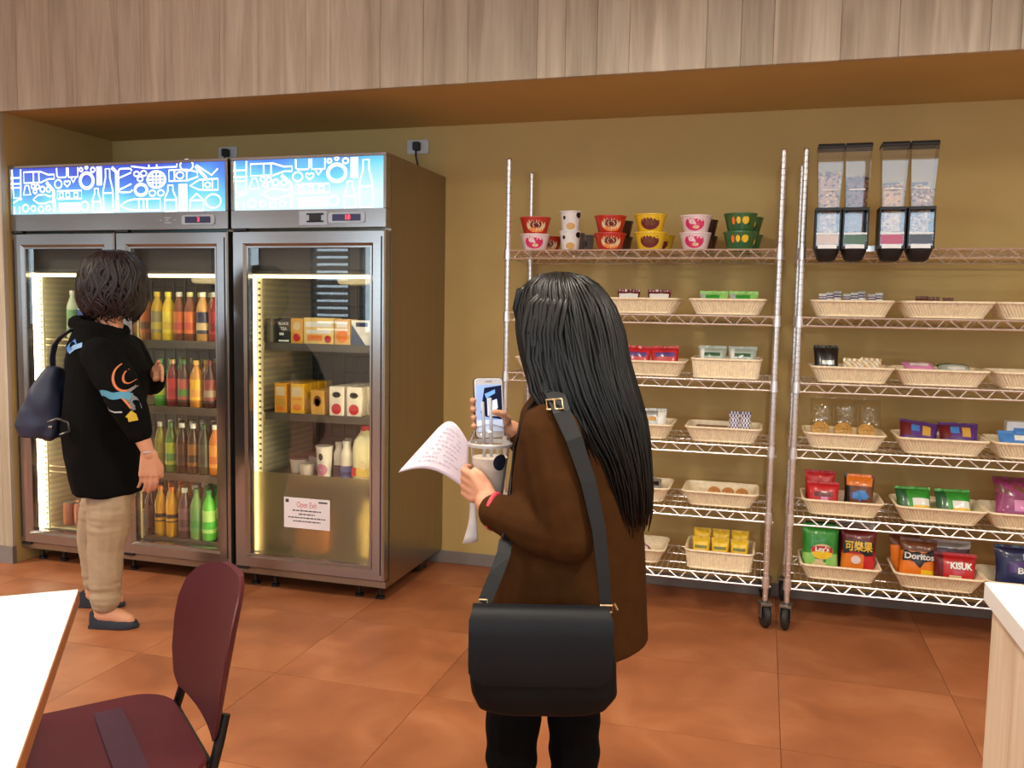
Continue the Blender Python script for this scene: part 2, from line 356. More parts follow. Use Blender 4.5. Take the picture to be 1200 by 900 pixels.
# outline pictograms of the backlit header: drawn on a 1240 x 455 grid (x right, y down)
def icon_strokes(mb, part, X, Z, w):
    def st(pts, closed=False, ww=1.0): ribbon(mb, [(X(a), Z(b)) for a, b in pts], w*ww, closed, -.0005)
    def circ(cx, cy, r, ww=1.0, n=18): st([(cx+r*math.cos(2*PI*i/n), cy+r*1.05*math.sin(2*PI*i/n)) for i in range(n)], True, ww)
    def solid(x0, x1, y0, y1): mb.add([(X(x0), -.0005, Z(y0)), (X(x1), -.0005, Z(y0)), (X(x1), -.0005, Z(y1)), (X(x0), -.0005, Z(y1))], [(0, 1, 2, 3)])
    def vbottle(x0, x1, y0, y1):
        c = (x0+x1)/2; q = (x1-x0)*.22
        st([(c-q, y0), (c+q, y0), (c+q, y0+(y1-y0)*.2), (x1, y0+(y1-y0)*.5), (x1, y1), (x0, y1), (x0, y0+(y1-y0)*.5), (c-q, y0+(y1-y0)*.2)], True)
        st([(x0, y0+(y1-y0)*.56), (x1, y0+(y1-y0)*.56)])
    def hbottle(x0, x1, y0, y1):
        c = (y0+y1)/2; q = (y1-y0)*.2; L = x1-x0
        st([(x0, y0), (x0+L*.55, y0), (x1-L*.2, c-q), (x1, c-q), (x1, c+q), (x1-L*.2, c+q), (x0+L*.55, y1), (x0, y1)], True)
        for u in (.32, .5): st([(x0+L*u, y0), (x0+L*u, y1)])
    if part in ('a', 'c'):
        st([(5, 0), (8, 150), (15, 290), (95, 290), (102, 150), (105, 0)]); [st([(5, k), (105, k)]) for k in (85, 145, 185)]
        hbottle(140, 490, 30, 140); st([(130, 260), (155, 165), (190, 165), (215, 260)], True)
        for c in ((245, 175, 21), (295, 180, 21), (265, 228, 19), (352, 208, 27), (420, 210, 24), (535, 160, 40), (795, 25, 17), (925, 30, 22), (855, 6, 14)): circ(*c)
        st([(520, 0), (522, 80), (540, 95), (620, 95), (632, 80), (632, 0)]); st([(650, 0), (652, 95), (758, 95), (760, 0)]); st([(680, 100), (705, 150), (735, 100)])
        st([(635, 190), (605, 160), (605, 138), (620, 130), (635, 142), (650, 130), (667, 138), (667, 160)], True)
        circ(855, 135, 72, 2.2); solid(965, 1025, 0, 185); vbottle(1035, 1140, 25, 450)
        st([(520, 230), (795, 230), (795, 310), (520, 310)], True); [st([(k, 250), (k+40, 250), (k+40, 295), (k, 295)], True) for k in (545, 620, 710)]
        solid(535, 775, 350, 440); circ(825, 385, 42); vbottle(915, 1005, 215, 450)
        st([(240, 310), (300, 265), (380, 262), (440, 285), (470, 262), (470, 355), (440, 330), (380, 352), (300, 350)], True)
        st([(400, 140), (480, 225), (485, 440)], False, 2.2); st([(10, 340), (60, 310), (110, 300)]); st([(20, 380), (20, 450)]); st([(80, 380), (80, 450)])
        for c in ((150, 395, 34), (240, 400, 26), (330, 410, 30), (410, 400, 24)): circ(*c)
    if part == 'b':
        st([(175, 15), (215, 60), (218, 450)], False, 2.4)
        st(rrect(232, 345, 30, 260, 25)); st([(235, 120), (340, 70)]); st([(235, 235), (340, 180)])
        for c in ((385, 85, 22), (445, 82, 24), (415, 135, 22), (515, 275, 26), (585, 275, 26), (800, 20, 52)): circ(*c)
        circ(550, 145, 74, 1.6); [st([(478, k), (622, k)]) for k in (115, 145, 175)]; [st([(k, 78), (k, 212)]) for k in (520, 550, 580)]
        circ(420, 240, 50, 2.0)
        st([(340, 10), (480, 35), (640, 30), (720, 30), (722, 0)]); st([(490, 0), (490, 38)]); st([(555, 0), (555, 38)])
        st([(655, 60), (800, 60), (885, 85), (890, 130), (800, 165), (655, 165)], True); circ(745, 112, 30); st([(800, 60), (800, 165)]); st([(700, 60), (700, 165)])
        st([(880, 20), (1000, 120), (1050, 60)]); st([(870, 30), (960, 150)], False, 2)
        st([(825, 215), (900, 160), (1050, 155), (1050, 260), (900, 255)], True); st([(930, 158), (1005, 158), (1005, 258), (930, 258)], True); circ(968, 210, 22)
        vbottle(618, 712, 205, 455); solid(732, 802, 195, 455)
        st([(825, 450), (825, 350), (878, 290), (932, 350), (932, 450)], True); st([(825, 355), (932, 355)]); circ(1010, 365, 62)
        st([(240, 390), (300, 345), (360, 330), (580, 330), (580, 440), (360, 440), (300, 425)], True); [st([(k, 330), (k, 440)]) for k in (400, 440, 470)]
def fridge(label, x0, x1, ndoor, shelves, led, hname, hbias):
    w = x1-x0; cx = (x0+x1)/2; h = w/2
    T = thing('glass_door_fridge', label, 'fridge', (cx, FY, 0))
    B = .075; TOP = 2.05
    mb = MB().box(-h, -h+.04, .057, .741, B, TOP).box(h-.04, h, .057, .741, B, TOP).box(-h+.04, h-.04, .69, .74, B, TOP).box(-h+.04, h-.04, .058, .69, TOP-.03, TOP-.001).box(-h+.04, h-.04, .058, .69, B, B+.05)
    mb.box(-h, h, .012, .056, B+.001, B+.03)
    mb.build('cabinet', steel_d, T)
    mb = MB().box(-h+.04, -h+.046, .06, .69, B+.05, 1.72).box(h-.046, h-.04, .06, .69, B+.05, 1.72).box(-h+.04, h-.04, .06, .69, 1.70, 1.71).box(-h+.04, h-.04, .06, .69, B+.05, B+.056)
    mb.build('liner', liner_m, T)
    bp = MB().box(-h+.046, h-.046, .676, .69, B+.05, 1.71).build('back_panel', liner_d, T)
    mb = MB(); k = -h+.09
    while k < h-.06: mb.cyl((k, .668, B+.1), (k, .668, 1.5), .003, n=5); k += .075
    z = .2
    while z < 1.5: mb.cyl((-h+.06, .668, z), (h-.06, .668, z), .003, n=5); z += .09
    mb.build('wire_grid', shelf_m, bp)
    mb = MB(); z = .16
    while z < 1.5: mb.box(-h+.046, -h+.052, .16, .66, z, z+.012); z += .03
    mb.build('ribbed_panel', rail_m, T)
    MB().box(-h+.05, h-.05, .09, .66, 1.53, 1.69).box(-h+.05, h-.05, .075, .10, 1.515, 1.535).build('evaporator_cover', evap_m, T, bevel=.006)
    MB().box(h-.32, h-.10, .14, .32, 1.47, 1.529).build('fan_housing', liner_m, T, bevel=.02, seg=3)
    # header box
    mb = MB().box(-h, h, 0, .055, 2.036, TOP).box(-h, h, 0, .055, 1.722, 1.806).box(-h, -h+.014, 0, .055, 1.806, 2.036).box(h-.014, h, 0, .055, 1.806, 2.036)
    hd = mb.build('header', steel_m, T, bevel=.002, seg=1)
    pz = 1.921; P = MB().box(-h+.014, h-.014, .010, .02, -.115, .115).build('light_panel', header_mat(hname, hbias), hd, loc=(0, 0, pz))
    im = MB(); pw = 2*h-.028; x_l = -h+.014
    sx = .00054 if ndoor == 2 else .00062
    Z = lambda q: .112-q/455*.224
    if ndoor == 2:
        icon_strokes(im, 'a', lambda q: x_l+q*sx, Z, .0075); icon_strokes(im, 'b', lambda q: x_l+.612+(q-175)*.000685, Z, .0075)
    else: icon_strokes(im, 'c', lambda q: x_l+q*sx, Z, .0075)
    im.build('printed_pictograms', icon_m, P, loc=(0, .010, 0))
    # controller
    cxp = h-.19 if ndoor == 1 else h-.16
    cp = MB().prism(rrect(cxp-.09, cxp+.09, 1.743, 1.789, .012), -.006, .004).build('control_plate', plate_m, hd)
    MB().box(cxp-.07, cxp+.07, -.0075, -.004, 1.751, 1.781).build('display', disp_m, cp)
    link('red_digits', text_mesh('3' if ndoor == 2 else '18', .028, led_r, bold=.0012), cp, (cxp+.005, -.0076, 1.766))
    if ndoor == 1:
        MB().box(cxp-.24, cxp-.10, -.003, .004, 1.735, 1.797).build('switch_plate', plate_m, hd)
        MB().box(cxp-.185, cxp-.13, -.012, -.002, 1.751, 1.783).box(cxp-.20, cxp-.115, -.010, -.002, 1.747, 1.754).box(cxp-.20, cxp-.115, -.010, -.002, 1.780, 1.787).build('rocker_switch', black_p, hd, bevel=.002)
    else:
        mb = MB()
        for (a, b_, z) in ((-.19, -.155, 1.775), (-.185, -.165, 1.764), (-.19, -.15, 1.752), (-.215, -.207, 1.764), (-.135, -.128, 1.764)): mb.box(cxp+a, cxp+b_, -.0008, .001, z, z+.005)
        mb.build('printed_marks', plate_m, hd)
    # doors
    dw = w/ndoor
    for k in range(ndoor):
        a = -h+k*dw+.004; b = a+dw-.008; z0, z1 = .108, 1.712; s = .078
        D = bpy.data.objects.new('door', None); COL.objects.link(D); D.parent = T
        mb = MB()
        def rail(p):                      # mitred frame member: outer edge, chamfer down to the glass
            mb.add([(q[0], yy, q[1]) for yy, pts in ((.0, p[0]), (.050, p[1])) for q in pts], [])
        ox0, ox1, oz0, oz1 = a, b, z0, z1
        R1 = [(ox0, oz0), (ox1, oz0), (ox1, oz1), (ox0, oz1)]
        def sq(d): return [(ox0+d, oz0+d*.86), (ox1-d, oz0+d*.86), (ox1-d, oz1-d), (ox0+d, oz1-d)]
        prof = [(0, .050), (0, .006), (.006, .0), (.058, .0), (.070, .012), (.078, .012), (.078, .050)]
        rings = [[(q[0], y, q[1]) for q in sq(d)] for d, y in prof]
        mb = MB().loft(rings, cap=False); mb.build('door_frame', steel_m, D, smooth=.3)
        pane = MB().box(a+.07, b-.07, .022, .027, z0+.062, z1-.072).build('glass_pane', door_glass, D)
        MB().box(a+.006, b-.006, .046, .056, z0+.006, z0+.07).box(a+.006, b-.006, .046, .056, z1-.07, z1-.006).box(a+.006, a+.07, .046, .056, z0+.07, z1-.07).box(b-.07, b-.006, .046, .056, z0+.07, z1-.07).build('door_gasket', dark_m, D)
        gx = b-.020 if (ndoor == 1 or k == 1) else a+.012
        MB().box(gx, gx+.007, -.001, .004, z0+.03, z1-.03).build('handle_groove', dark_m, D)
        hx = a+.01 if (ndoor == 1 or k == 1) else b-.07
        if not (ndoor == 2 and k == 1): hx = a+.01
        MB().box(hx, hx+.07, -.006, .02, 1.712, 1.722).cyl((hx+.02, .006, 1.70), (hx+.02, .006, 1.726), .006).build('hinge', black_p, D, bevel=.001)
        MB().box(hx, hx+.06, .0, .03, .098, .109).build('hinge', black_p, D, bevel=.001)
    # inside: lamps, rails, shelves
    for (lx, mm) in led:
        MB().box(lx-.013, lx+.013, .075, .09, .16, 1.51).build('led_strip', mm, T)  # right-hand strip of each fridge is an added fill
    MB().box(-h+.06, h-.06, .078, .092, 1.497, 1.512).build('led_strip', led_y, T)
    for rx in ([-h+.085] + ([h-.085] if ndoor == 1 else [.03, h-.085])):
        mb = MB().box(rx-.012, rx+.012, .10, .112, .14, 1.51); mb.cur = 1
        z = .18
        while z < 1.5: mb.box(rx-.006, rx+.006, .098, .101, z, z+.01); z += .03
        mb.build('slotted_rail', [rail_m, dark_m], T)
    for (a, b, z, wire) in shelves:
        if wire:
            mb = MB().cyl((a, .142, z-.004), (b, .142, z-.004), .004, n=6).cyl((a, .64, z-.004), (b, .64, z-.004), .004, n=6).cyl((a, .142, z-.034), (b, .142, z-.034), .004, n=6)
            q = a+.01
            while q < b: mb.cyl((q, .142, z-.003), (q, .64, z-.003), .0025, n=5); q += .03
            mb.build('wire_shelf', rail_m, T)
        else:
            sh = MB().box(a, b, .145, .645, z-.012, z).build('shelf', shelf_m, T, bevel=.002)
            MB().box(a, b, .135, .145, z-.034, z+.003).build('shelf_lip', shelf_m, sh, bevel=.002)
    ft = MB().lathe([(.02, 0), (.02, .012), (.010, .016), (.010, B)], 12).mesh('foot', black_p, smooth=.6)
    for fx in ((-h+.06, -h+.17, h-.17, h-.06) if ndoor == 1 else (-h+.06, -h+.2, .0, h-.2, h-.06)):
        link('foot', ft, T, (fx, .09, 0))
    for fx in (-h+.06, h-.06): link('foot', ft, T, (fx, .62, 0))
    MB().box(-h+.03, h-.03, .50, .6, .02, B).build('compressor_tray', dark_m, T)
    return T
LX0, LX1, RX0, RX1 = -3.720, -2.437, -2.420, -1.630
hl = (LX1-LX0)/2; cl = (LX0+LX1)/2; hr = (RX1-RX0)/2; cr = (RX0+RX1)/2
fridge('wide double-door drinks fridge with blue lit header and bottles inside', LX0, LX1, 2,
       [(.012, hl-.05, 1.18, 0), (.012, hl-.05, .845, 0), (.012, hl-.05, .503, 0), (.012, hl-.05, .163, 0),
        (-hl+.05, -.012, 1.175, 1), (-hl+.05, -.012, .84, 1), (-hl+.05, -.012, .497, 1), (-hl+.05, -.012, .163, 1)],
       [(-hl+.062, led_w), (.008, led_y), (hl-.058, led_fill)], 'backlit print double', .08)
FR = fridge('single-door fridge with frosted lower glass and a paper notice', RX0, RX1, 1,
       [(-hr+.05, hr-.05, 1.185, 0), (-hr+.05, hr-.05, .845, 0), (-hr+.05, hr-.05, .535, 0), (-hr+.05, hr-.05, .17, 0)],
       [(-hr+.062, led_y), (hr-.058, led_fill)], 'backlit print single', .62)
# frosted film on the lower part of the single door, notice taped on it
film = bpy.data.materials.new('frosted film'); film.use_nodes = True
nt = film.node_tree; b_ = nt.nodes['Principled BSDF']; b_.inputs['Base Color'].default_value = (*lin((222, 206, 164)), 1); b_.inputs['Roughness'].default_value = .55; b_.inputs['Transmission Weight'].default_value = .88; b_.inputs['IOR'].default_value = 1.2
nz = nt.nodes.new('ShaderNodeTexNoise'); nz.inputs['Scale'].default_value = 3; mr = nt.nodes.new('ShaderNodeMapRange'); mr.inputs[3].default_value = .38; mr.inputs[4].default_value = .48; nt.links.new(nz.outputs['Fac'], mr.inputs[0]); nt.links.new(mr.outputs[0], b_.inputs['Roughness'])
MB().box(-hr+.075, hr-.075, .0275, .0285, .172, .575).build('frosted_film', film, FR)
paper_m = mat('white paper', (236, 226, 226), .7, var=.02); ink_m = mat('dark ink', (70, 66, 72), .7); inkr_m = mat('red ink', (205, 88, 100), .7)
nx, nz0 = -2.039, .391
N_ = thing('paper_notice', 'small white paper notice with red heading taped to the frosted fridge door', 'notice', (nx, FY+.0215, nz0))
MB().box(-.121, .121, -.001, 0, -.073, .073).build('sheet', paper_m, N_)
link('heading', text_mesh('Open Exit', .038, inkr_m, width=.105), N_, (0, -.0013, .040))
mb = MB()
rn = random.Random(5)
for z, ww in ((.012, .075), (-.005, .042), (-.022, .098), (-.039, .072)):
    q = -ww
    while q < ww: L = rn.uniform(.008, .02); mb.box(q, min(q+L, ww), -.0016, -.001, z-.0028, z+.0028); q += L+.004
mb.box(-.112, -.095, -.0016, -.001, .048, .064).box(.062, .108, -.0016, -.001, .054, .061)
mb.build('printed_lines', ink_m, N_)
# wall sockets with plugs
def socket(x, z, label, cord):
    T = thing('wall_socket', label, 'socket', (x, YW, z))
    MB().prism(rrect(-.06, .06, -.036, .036, .006), -.012, 0).build('face_plate', mat('socket plate', (206, 206, 204), .45), T, bevel=.002)
    pl = MB().prism(rrect(-.018, .018, -.022, .022, .008), -.045, -.012).build('plug', black_p, T, bevel=.003)
    MB().tube(cord, .005, 6).build('cord', black_p, pl)
socket(-1.785, 2.21, 'white double wall socket with black plug beside the single-door fridge', [(0, -.035, -.01), (.002, -.04, -.05), (.012, -.03, -.11), (.03, -.012, -.22), (.04, -.012, -.5)])
socket(-2.935, 2.215, 'white wall socket with black plug behind the top of the double-door fridge', [(0, -.035, -.01), (.0, -.04, -.05), (0, -.03, -.12), (.01, -.02, -.2)])
# ------------------------------------------------------------------ chrome wire racks
SH = [1.620, 1.335, 1.056, .7715, .4825, .198]      # shelf centre heights
RYF, RYB, RW = 3.853, 4.2525, 1.2
RK = [(-1.152, 'chrome wire rack holding stacked noodle cups on its top shelf'), (.138, 'chrome wire rack holding cereal dispensers on its top shelf')]
D = RYB-RYF
prof = [(.0125, 0)]
z = .0
while z < 1.92: prof += [(.0125, z+.020), (.0112, z+.0215), (.0112, z+.0235), (.0125, z+.025)]; z += .0254
post_me = MB().lathe(prof+[(.0125, 1.93), (.009, 1.935)], 12).mesh('post', chrome_m, smooth=.5)
sm = MB()
for dz in (.018, -.018):
    sm.tube([(.012, 0, dz), (RW-.012, 0, dz)], .0042, 6); sm.tube([(.012, D, dz), (RW-.012, D, dz)], .0042, 6)
    sm.tube([(0, .012, dz), (0, D-.012, dz)], .0035, 6); sm.tube([(RW, .012, dz), (RW, D-.012, dz)], .0035, 6)
shelf_frame = sm
deck = MB()
k = .03
while k < RW-.02: deck.tube([(k, 0, .020), (k, D, .020)], .0020, 5); k += .0255
for q in (.13, .27): deck.tube([(0, q, .0165), (RW, q, .0165)], .003, 5)
zig = MB()
for y in (0, D):
    pts = []; k = .03; i = 0
    while k < RW-.05:
        pts += [(k, y, -.018), (k+.030, y, .018), (k+.045, y, .018), (k+.090, y, -.018)]; k += .1
    zig.tube(pts, .0033, 5)
for x_ in (0, RW):
    pts = []; k = .03
    while k < D-.05: pts += [(x_, k, -.018), (x_, k+.03, .018), (x_, k+.045, .018), (x_, k+.09, -.018)]; k += .1
    zig.tube(pts, .0033, 5)
col_ = MB().lathe([(.0128, -.024), (.0185, -.024), (.0165, .024), (.0128, .024), (.0128, -.024)], 12, cap=False)
frame_me = shelf_frame.mesh('shelf', chrome_m, smooth=1.0); deck_me = deck.mesh('wire_deck', chrome_m, smooth=1.0); zig_me = zig.mesh('zigzag_truss', chrome_m, smooth=1.0); col_me = col_.mesh('corner_collar', chrome_m, smooth=.6)
fork = MB().box(-.024, -.019, -.02, .02, .045, .112).box(.019, .024, -.02, .02, .045, .112).box(-.026, .026, -.028, .028, .098, .112).cyl((0, 0, .11), (0, 0, .135), .012)
fork_me = fork.mesh('caster', mat('caster fork', (150, 148, 144), .3, .9), bevel=.003)
wheel_me = MB().lathe([(.02, -.014), (.044, -.014), (.05, -.008), (.05, .008), (.044, .014), (.02, .014)], 20, Matrix.Rotation(PI/2, 4, 'Y')).mesh('wheel', rubber_m, smooth=.6)
guard_me = MB().lathe([(.054, -.018), (.058, -.018), (.058, .018), (.054, .018), (.054, -.018)], 20, Matrix.Rotation(PI/2, 4, 'Y'), cap=False).mesh('thread_guard', rubber_m)
for rx, lab in RK:
    T = thing('wire_rack', lab, 'shelf rack', (rx, RYF, 0))
    for x_ in (0, RW):
        for y in (0, D):
            link('post', post_me, T, (x_, y, .12))
            c = link('caster', fork_me, T, (x_, y, 0), (0, 0, .35 if x_ else -.2)); link('wheel', wheel_me, c, (0, -.004, .05))
    for z in SH:
        s_ = link('shelf', frame_me, T, (0, 0, z)); link('wire_deck', deck_me, s_); link('zigzag_truss', zig_me, s_); [link('corner_collar', col_me, s_, (x_, y, 0)) for x_ in (0, RW) for y in (0, D)]
# ------------------------------------------------------------------ woven baskets
bask_m = mat('beige woven resin', (246, 228, 194), .6, var=.10, scale=60)
def basket_meshes(W_, Dp, H, flare):
    def ringpts(w, d, z, amp, n=336, ph=0, rc=.03):
        """even walk round a rounded rectangle; every rib two points out, two points in"""
        segs = [(w-2*rc, 0), (0, 1), (d-2*rc, 0), (0, 1), (w-2*rc, 0), (0, 1), (d-2*rc, 0), (0, 1)]
        per = 2*(w-2*rc)+2*(d-2*rc)+2*PI*rc; out = []
        st = [(-w/2+rc, -d/2, 0, -1), None, (w/2, -d/2+rc, 1, 0), None, (w/2-rc, d/2, 0, 1), None, (-w/2, d/2-rc, -1, 0), None]
        cor = [None, (w/2-rc, -d/2+rc, -PI/2), None, (w/2-rc, d/2-rc, 0), None, (-w/2+rc, d/2-rc, PI/2), None, (-w/2+rc, -d/2+rc, PI)]
        for j in range(n):
            s_ = per*j/n; k = 0
            while True:
                L = segs[k][0] if not segs[k][1] else PI*rc/2
                if s_ <= L or k == 7: break
                s_ -= L; k += 1
            if segs[k][1]:
                cx, cy, a0 = cor[k]; a = a0+s_/rc; nx_, ny_ = math.cos(a), math.sin(a); x_, y_ = cx+rc*nx_, cy+rc*ny_
            else:
                x0, y0, nx_, ny_ = st[k]; x_, y_ = x0-ny_*s_, y0+nx_*s_
            q = amp*(1 if (j+ph) % 4 < 2 else -1)
            out.append((x_+q*nx_, y_+q*ny_, z))
        return out
    rows = []
    K = 5
    for i in range(K+1):
        t = i/K; rows.append(ringpts(W_-2*flare*(1-t), Dp-2*flare*(1-t), .004+(H-.008)*t, .0022))
    inner = [ringpts(W_-2*flare*(1-t)-.010, Dp-2*flare*(1-t)-.010, .006+(H-.010)*t, .0) for t in (1, .5, 0)]
    body = MB().loft(rows+inner, cap=True).mesh('basket', bask_m, smooth=.35)
    path = [(p[0], p[1], H-.003) for p in ringpts(W_+.002, Dp+.002, 0, 0, 72)]
    rim = MB().tube(path, .0058, 6, closed=True).mesh('rim', bask_m, smooth=1.2)
    path = [(p[0], p[1], .006) for p in ringpts(W_-2*flare, Dp-2*flare, 0, 0, 56)]
    foot = MB().tube(path, .0055, 6, closed=True).mesh('base_band', bask_m, smooth=1.2)
    return body, rim, foot
BDIM = {'n': (.322, .25, .070, .030), 'w': (.340, .26, .070, .034), 's': (.295, .25, .088, .010)}
BK = {'n': basket_meshes(.322, .25, .070, .030), 'w': basket_meshes(.340, .26, .070, .034), 's': basket_meshes(.295, .25, .088, .010)}
BC = []
def basket(xc, shelf, label, kind='n', y=3.995, rz=0):
    z = SH[shelf]+.0225
    b, r, f = BK[kind]; o = link('basket', b, None, (xc, y, z), (0, 0, rz)); link('rim', r, o); link('base_band', f, o)
    tag(o, label, 'basket', 'beige baskets on the wire racks'); return (xc, y, z+.007, BDIM[kind])
# ------------------------------------------------------------------ products
def gl(name, rgb, rough=.32, **k): return mat(name, rgb, rough, coat=.3, **k)
def pillow(w, h, t, nx=14, ny=16, crimp=.012, seed=0):
    """heat-sealed pouch surface; returns verts, faces, (u,v) of each face and the front depth function"""
    rr = random.Random(seed)
    def dep(u, v):          # u,v in -1..1
        e = max(0, 1-abs(v)**2.6)*max(0, 1-abs(u)**3.2)
        return t/2*e**.55
    ph = rr.uniform(0, 9)
    def wr(u, v): return .0022*math.sin(7*u+3*v+ph)*(1-abs(u))*(.3+abs(v))+.0016*math.sin(13*u+ph*2)*abs(v)**2
    vs = []; fs = []; uv = []
    for side in (-1, 1):
        b = len(vs)
        for j in range(ny+1):
            v = -1+2*j/ny
            for i in range(nx+1):
                u = -1+2*i/nx
                pin = 1-.07*(1-abs(v)**2)*abs(u)**2
                y = side*(dep(u, v)+.0006)+wr(u, v)
                vs.append((u*w/2*pin, y, h/2+v*h/2))
        for j in range(ny):
            for i in range(nx):
                a = b+j*(nx+1)+i; fs.append((a, a+1, a+nx+2, a+nx+1)); uv.append((-1+2*(i+.5)/nx, -1+2*(j+.5)/ny, side))
    z0 = 0
    for zz, d in ((0, -1), (h, 1)):      # crimped seals
        n = nx*2; b = len(vs)
        for k in range(2):
            for i in range(n+1):
                u = -1+2*i/n; vs.append((u*w/2*(1-.0), (.0015 if i % 2 else -.0015)+wr(u, d), zz+d*crimp*k))
        for i in range(n): fs.append((b+i, b+i+1, b+n+1+i+1, b+n+1+i)); uv.append((-1+2*(i+.5)/n, d*1.1, -1))
    return vs, fs, uv, (lambda x_, z_: -dep(max(-1, min(1, x_/(w/2))), max(-1, min(1, (z_-h/2)/(h/2))))-.0032)
def pack(name, label, cat, loc, size, mats, zone=None, rot=(0, 0, 0), text=(), group=None, seed=0):
    w, h, t = size; vs, fs, uv, dep = pillow(w, h, t, seed=seed)
    if loc in PUT:                        # the pouch gives way to the sloping basket wall
        (W_, Dp, H, fl_), dx, dy, dz = PUT[loc]; E_ = Matrix.Rotation(rot[2], 3, 'Z') @ Matrix.Rotation(rot[1], 3, 'Y') @ Matrix.Rotation(rot[0], 3, 'X'); Ei = E_.inverted(); out = []
        for p in vs:
            q = E_ @ Vector(p); hz = q.z+dz+.007
            if hz < H+.004:
                k = fl_*(1-min(1, max(0, hz/H))); hx, hy = W_/2-k-.009, Dp/2-k-.009
                q.x = max(-hx, min(hx, q.x+dx))-dx; q.y = max(-hy, min(hy, q.y+dy))-dy; q.z = max(q.z, -dz)
            out.append(tuple(Ei @ q))
        vs = out
    me = bpy.data.meshes.new(name); me.from_pydata(vs, [], fs)
    for mm in mats: me.materials.append(mm)
    if zone: me.polygons.foreach_set('material_index', [zone(u, v) if s_ < 0 else 0 for u, v, s_ in uv])
    smooth_mesh(me, 9)
    o = tag(link(name, me, None, loc, rot), label, cat, group)
    for (s_, sz, mm, tx, tz, wd) in text:
        tme = text_mesh(s_, sz, mm, width=wd, bold=.0008, warp=lambda a, b_: dep(a+tx, b_+tz))
        link('lettering', tme, o, (tx, 0, tz))
    return o
def box_item(name, label, cat, loc, size, m_, prints=(), rz=0, group=None, bevel=.002):
    """printed carton; prints = (kind, mat, x, z, rx, rz) on its front"""
    w, d, h = size
    o = tag(MB().box(-w/2, w/2, -d/2, d/2, 0, h).build(name, m_, None, bevel=bevel, loc=loc, rot=(0, 0, rz)), label, cat, group)
    for p in prints:
        mb = MB(); y = -d/2-.0006
        if p[0] == 'oval': mb.prism(arc(p[2], p[3], p[4], rz=p[5], n=18), y, y+.0008)
        elif p[0] == 'rect': mb.box(p[2]-p[4], p[2]+p[4], y, y+.0008, p[3]-p[5], p[3]+p[5])
        elif p[0] == 'tri': mb.prism([(p[2]-p[4], p[3]-p[5]), (p[2]+p[4], p[3]-p[5]), (p[2]-p[4], p[3]+p[5])], y, y+.0008)
        elif p[0] == 'text':
            link('lettering', text_mesh(p[4], p[5], p[1], bold=.0006), o, (p[2], y-.0002, p[3])); continue
        mb.build('printed_patch', p[1], o)
    return o
WH = gl('print white', (236, 234, 228)); NV = gl('print navy', (34, 40, 84)); BK_ = gl('print black', (24, 23, 24)); RD = gl('print red', (196, 34, 40)); YE = gl('print yellow', (244, 200, 40))
GR = gl('print green', (50, 150, 50)); GD = gl('print dark green', (30, 88, 48)); OR = gl('print orange', (236, 128, 36)); PU = gl('print purple', (86, 44, 120)); PK = gl('print pink', (222, 140, 190))
BR = gl('print brown', (110, 62, 36)); CRM = gl('print cream', (226, 204, 160)); SV = gl('print silver', (176, 180, 180), metal=.5); MR = gl('print maroon', (104, 24, 30)); LG = gl('print light green', (150, 210, 110)); CY = gl('print blue', (66, 130, 200)); MG = gl('print magenta', (150, 48, 108)); GY = gl('print grey green', (176, 188, 176)); GO = gl('print gold', (206, 158, 62)); OL = gl('print olive', (120, 120, 50)); RS = gl('print rose', (214, 40, 100)); WP = gl('pale pink cup', (238, 214, 216)); CK = gl('cookie', (206, 160, 92), .7)
# --- stacked instant-noodle cups, first rack, top shelf
def cone_patch(mb, r0, r1, H, zc, dz, da, ac=-PI/2):
    rings = []
    for k in (1, .66, .33):
        pts = []
        for i in range(16):
            f = 2*PI*i/16; z = zc+dz*k*math.sin(f); a = ac+da*k*math.cos(f); r = r0+(r1-r0)*z/H+.0008
            pts.append((r*math.cos(a), r*math.sin(a), z))
        rings.append(pts)
    mb.loft(rings, cap=False); b = len(mb.v)-16; mb.f.append(tuple(range(b, b+16))); mb.mi.append(mb.cur)
CUPM = {}
def cup_set(key, r0, r1, H, mbody, patches):
    body = MB().lathe([(r0*.94, 0), (r0, .004), (r1, H-.006), (r1+.003, H-.005), (r1+.003, H-.001)], 28, cap=True).mesh('noodle_cup', mbody, smooth=.6)
    lid = MB().lathe([(.001, H-.001), (r1+.0025, H-.001), (r1+.0025, H+.001), (.001, H+.0012)], 28).mesh('foil_lid', mbody)
    ps = []
    for (mm, zc, dz, da, ac) in patches:
        mb = MB(); cone_patch(mb, r0, r1, H, zc*H, dz*H, da, -PI/2+ac); ps.append(mb.mesh('printed_label', mm, smooth=1.5))
    CUPM[key] = (body, lid, ps, H+.0012)
cup_set('red', .053, .071, .076, gl('cup red', (196, 52, 36)), [(CRM, .5, .42, .75, .15), (MR, .55, .28, .45, .1), (OR, .25, .18, .6, .2)])
cup_set('pink', .053, .068, .074, WP, [(RS, .5, .42, .72, 0), (WP, .62, .16, .22, -.2), (CRM, .3, .1, .25, .1)])
cup_set('spot', .040, .048, .088, gl('cup white', (232, 230, 226)), [(BK_, .66, .10, .16, -.6), (CK, .22, .18, .5, .1), (BK_, .8, .16, .35, 1.0)])
cup_set('yellow', .053, .071, .078, gl('cup yellow', (236, 196, 44)), [(MR, .5, .40, .70, .05), (BR, .5, .18, .4, .05)])
cup_set('green', .053, .069, .077, gl('cup green', (62, 108, 56)), [(GD, .5, .42, .75, .1), (YE, .6, .22, .24, .45), (YE, .6, .2, .14, -.05), (OR, .58, .22, .12, -.4)])
cup_set('dark', .048, .060, .072, gl('cup dark brown', (74, 48, 34)), [(MR, .5, .3, .5, 0)])
cup_set('grey', .040, .048, .088, gl('cup grey', (120, 112, 110)), [(BK_, .5, .2, .4, 0)])
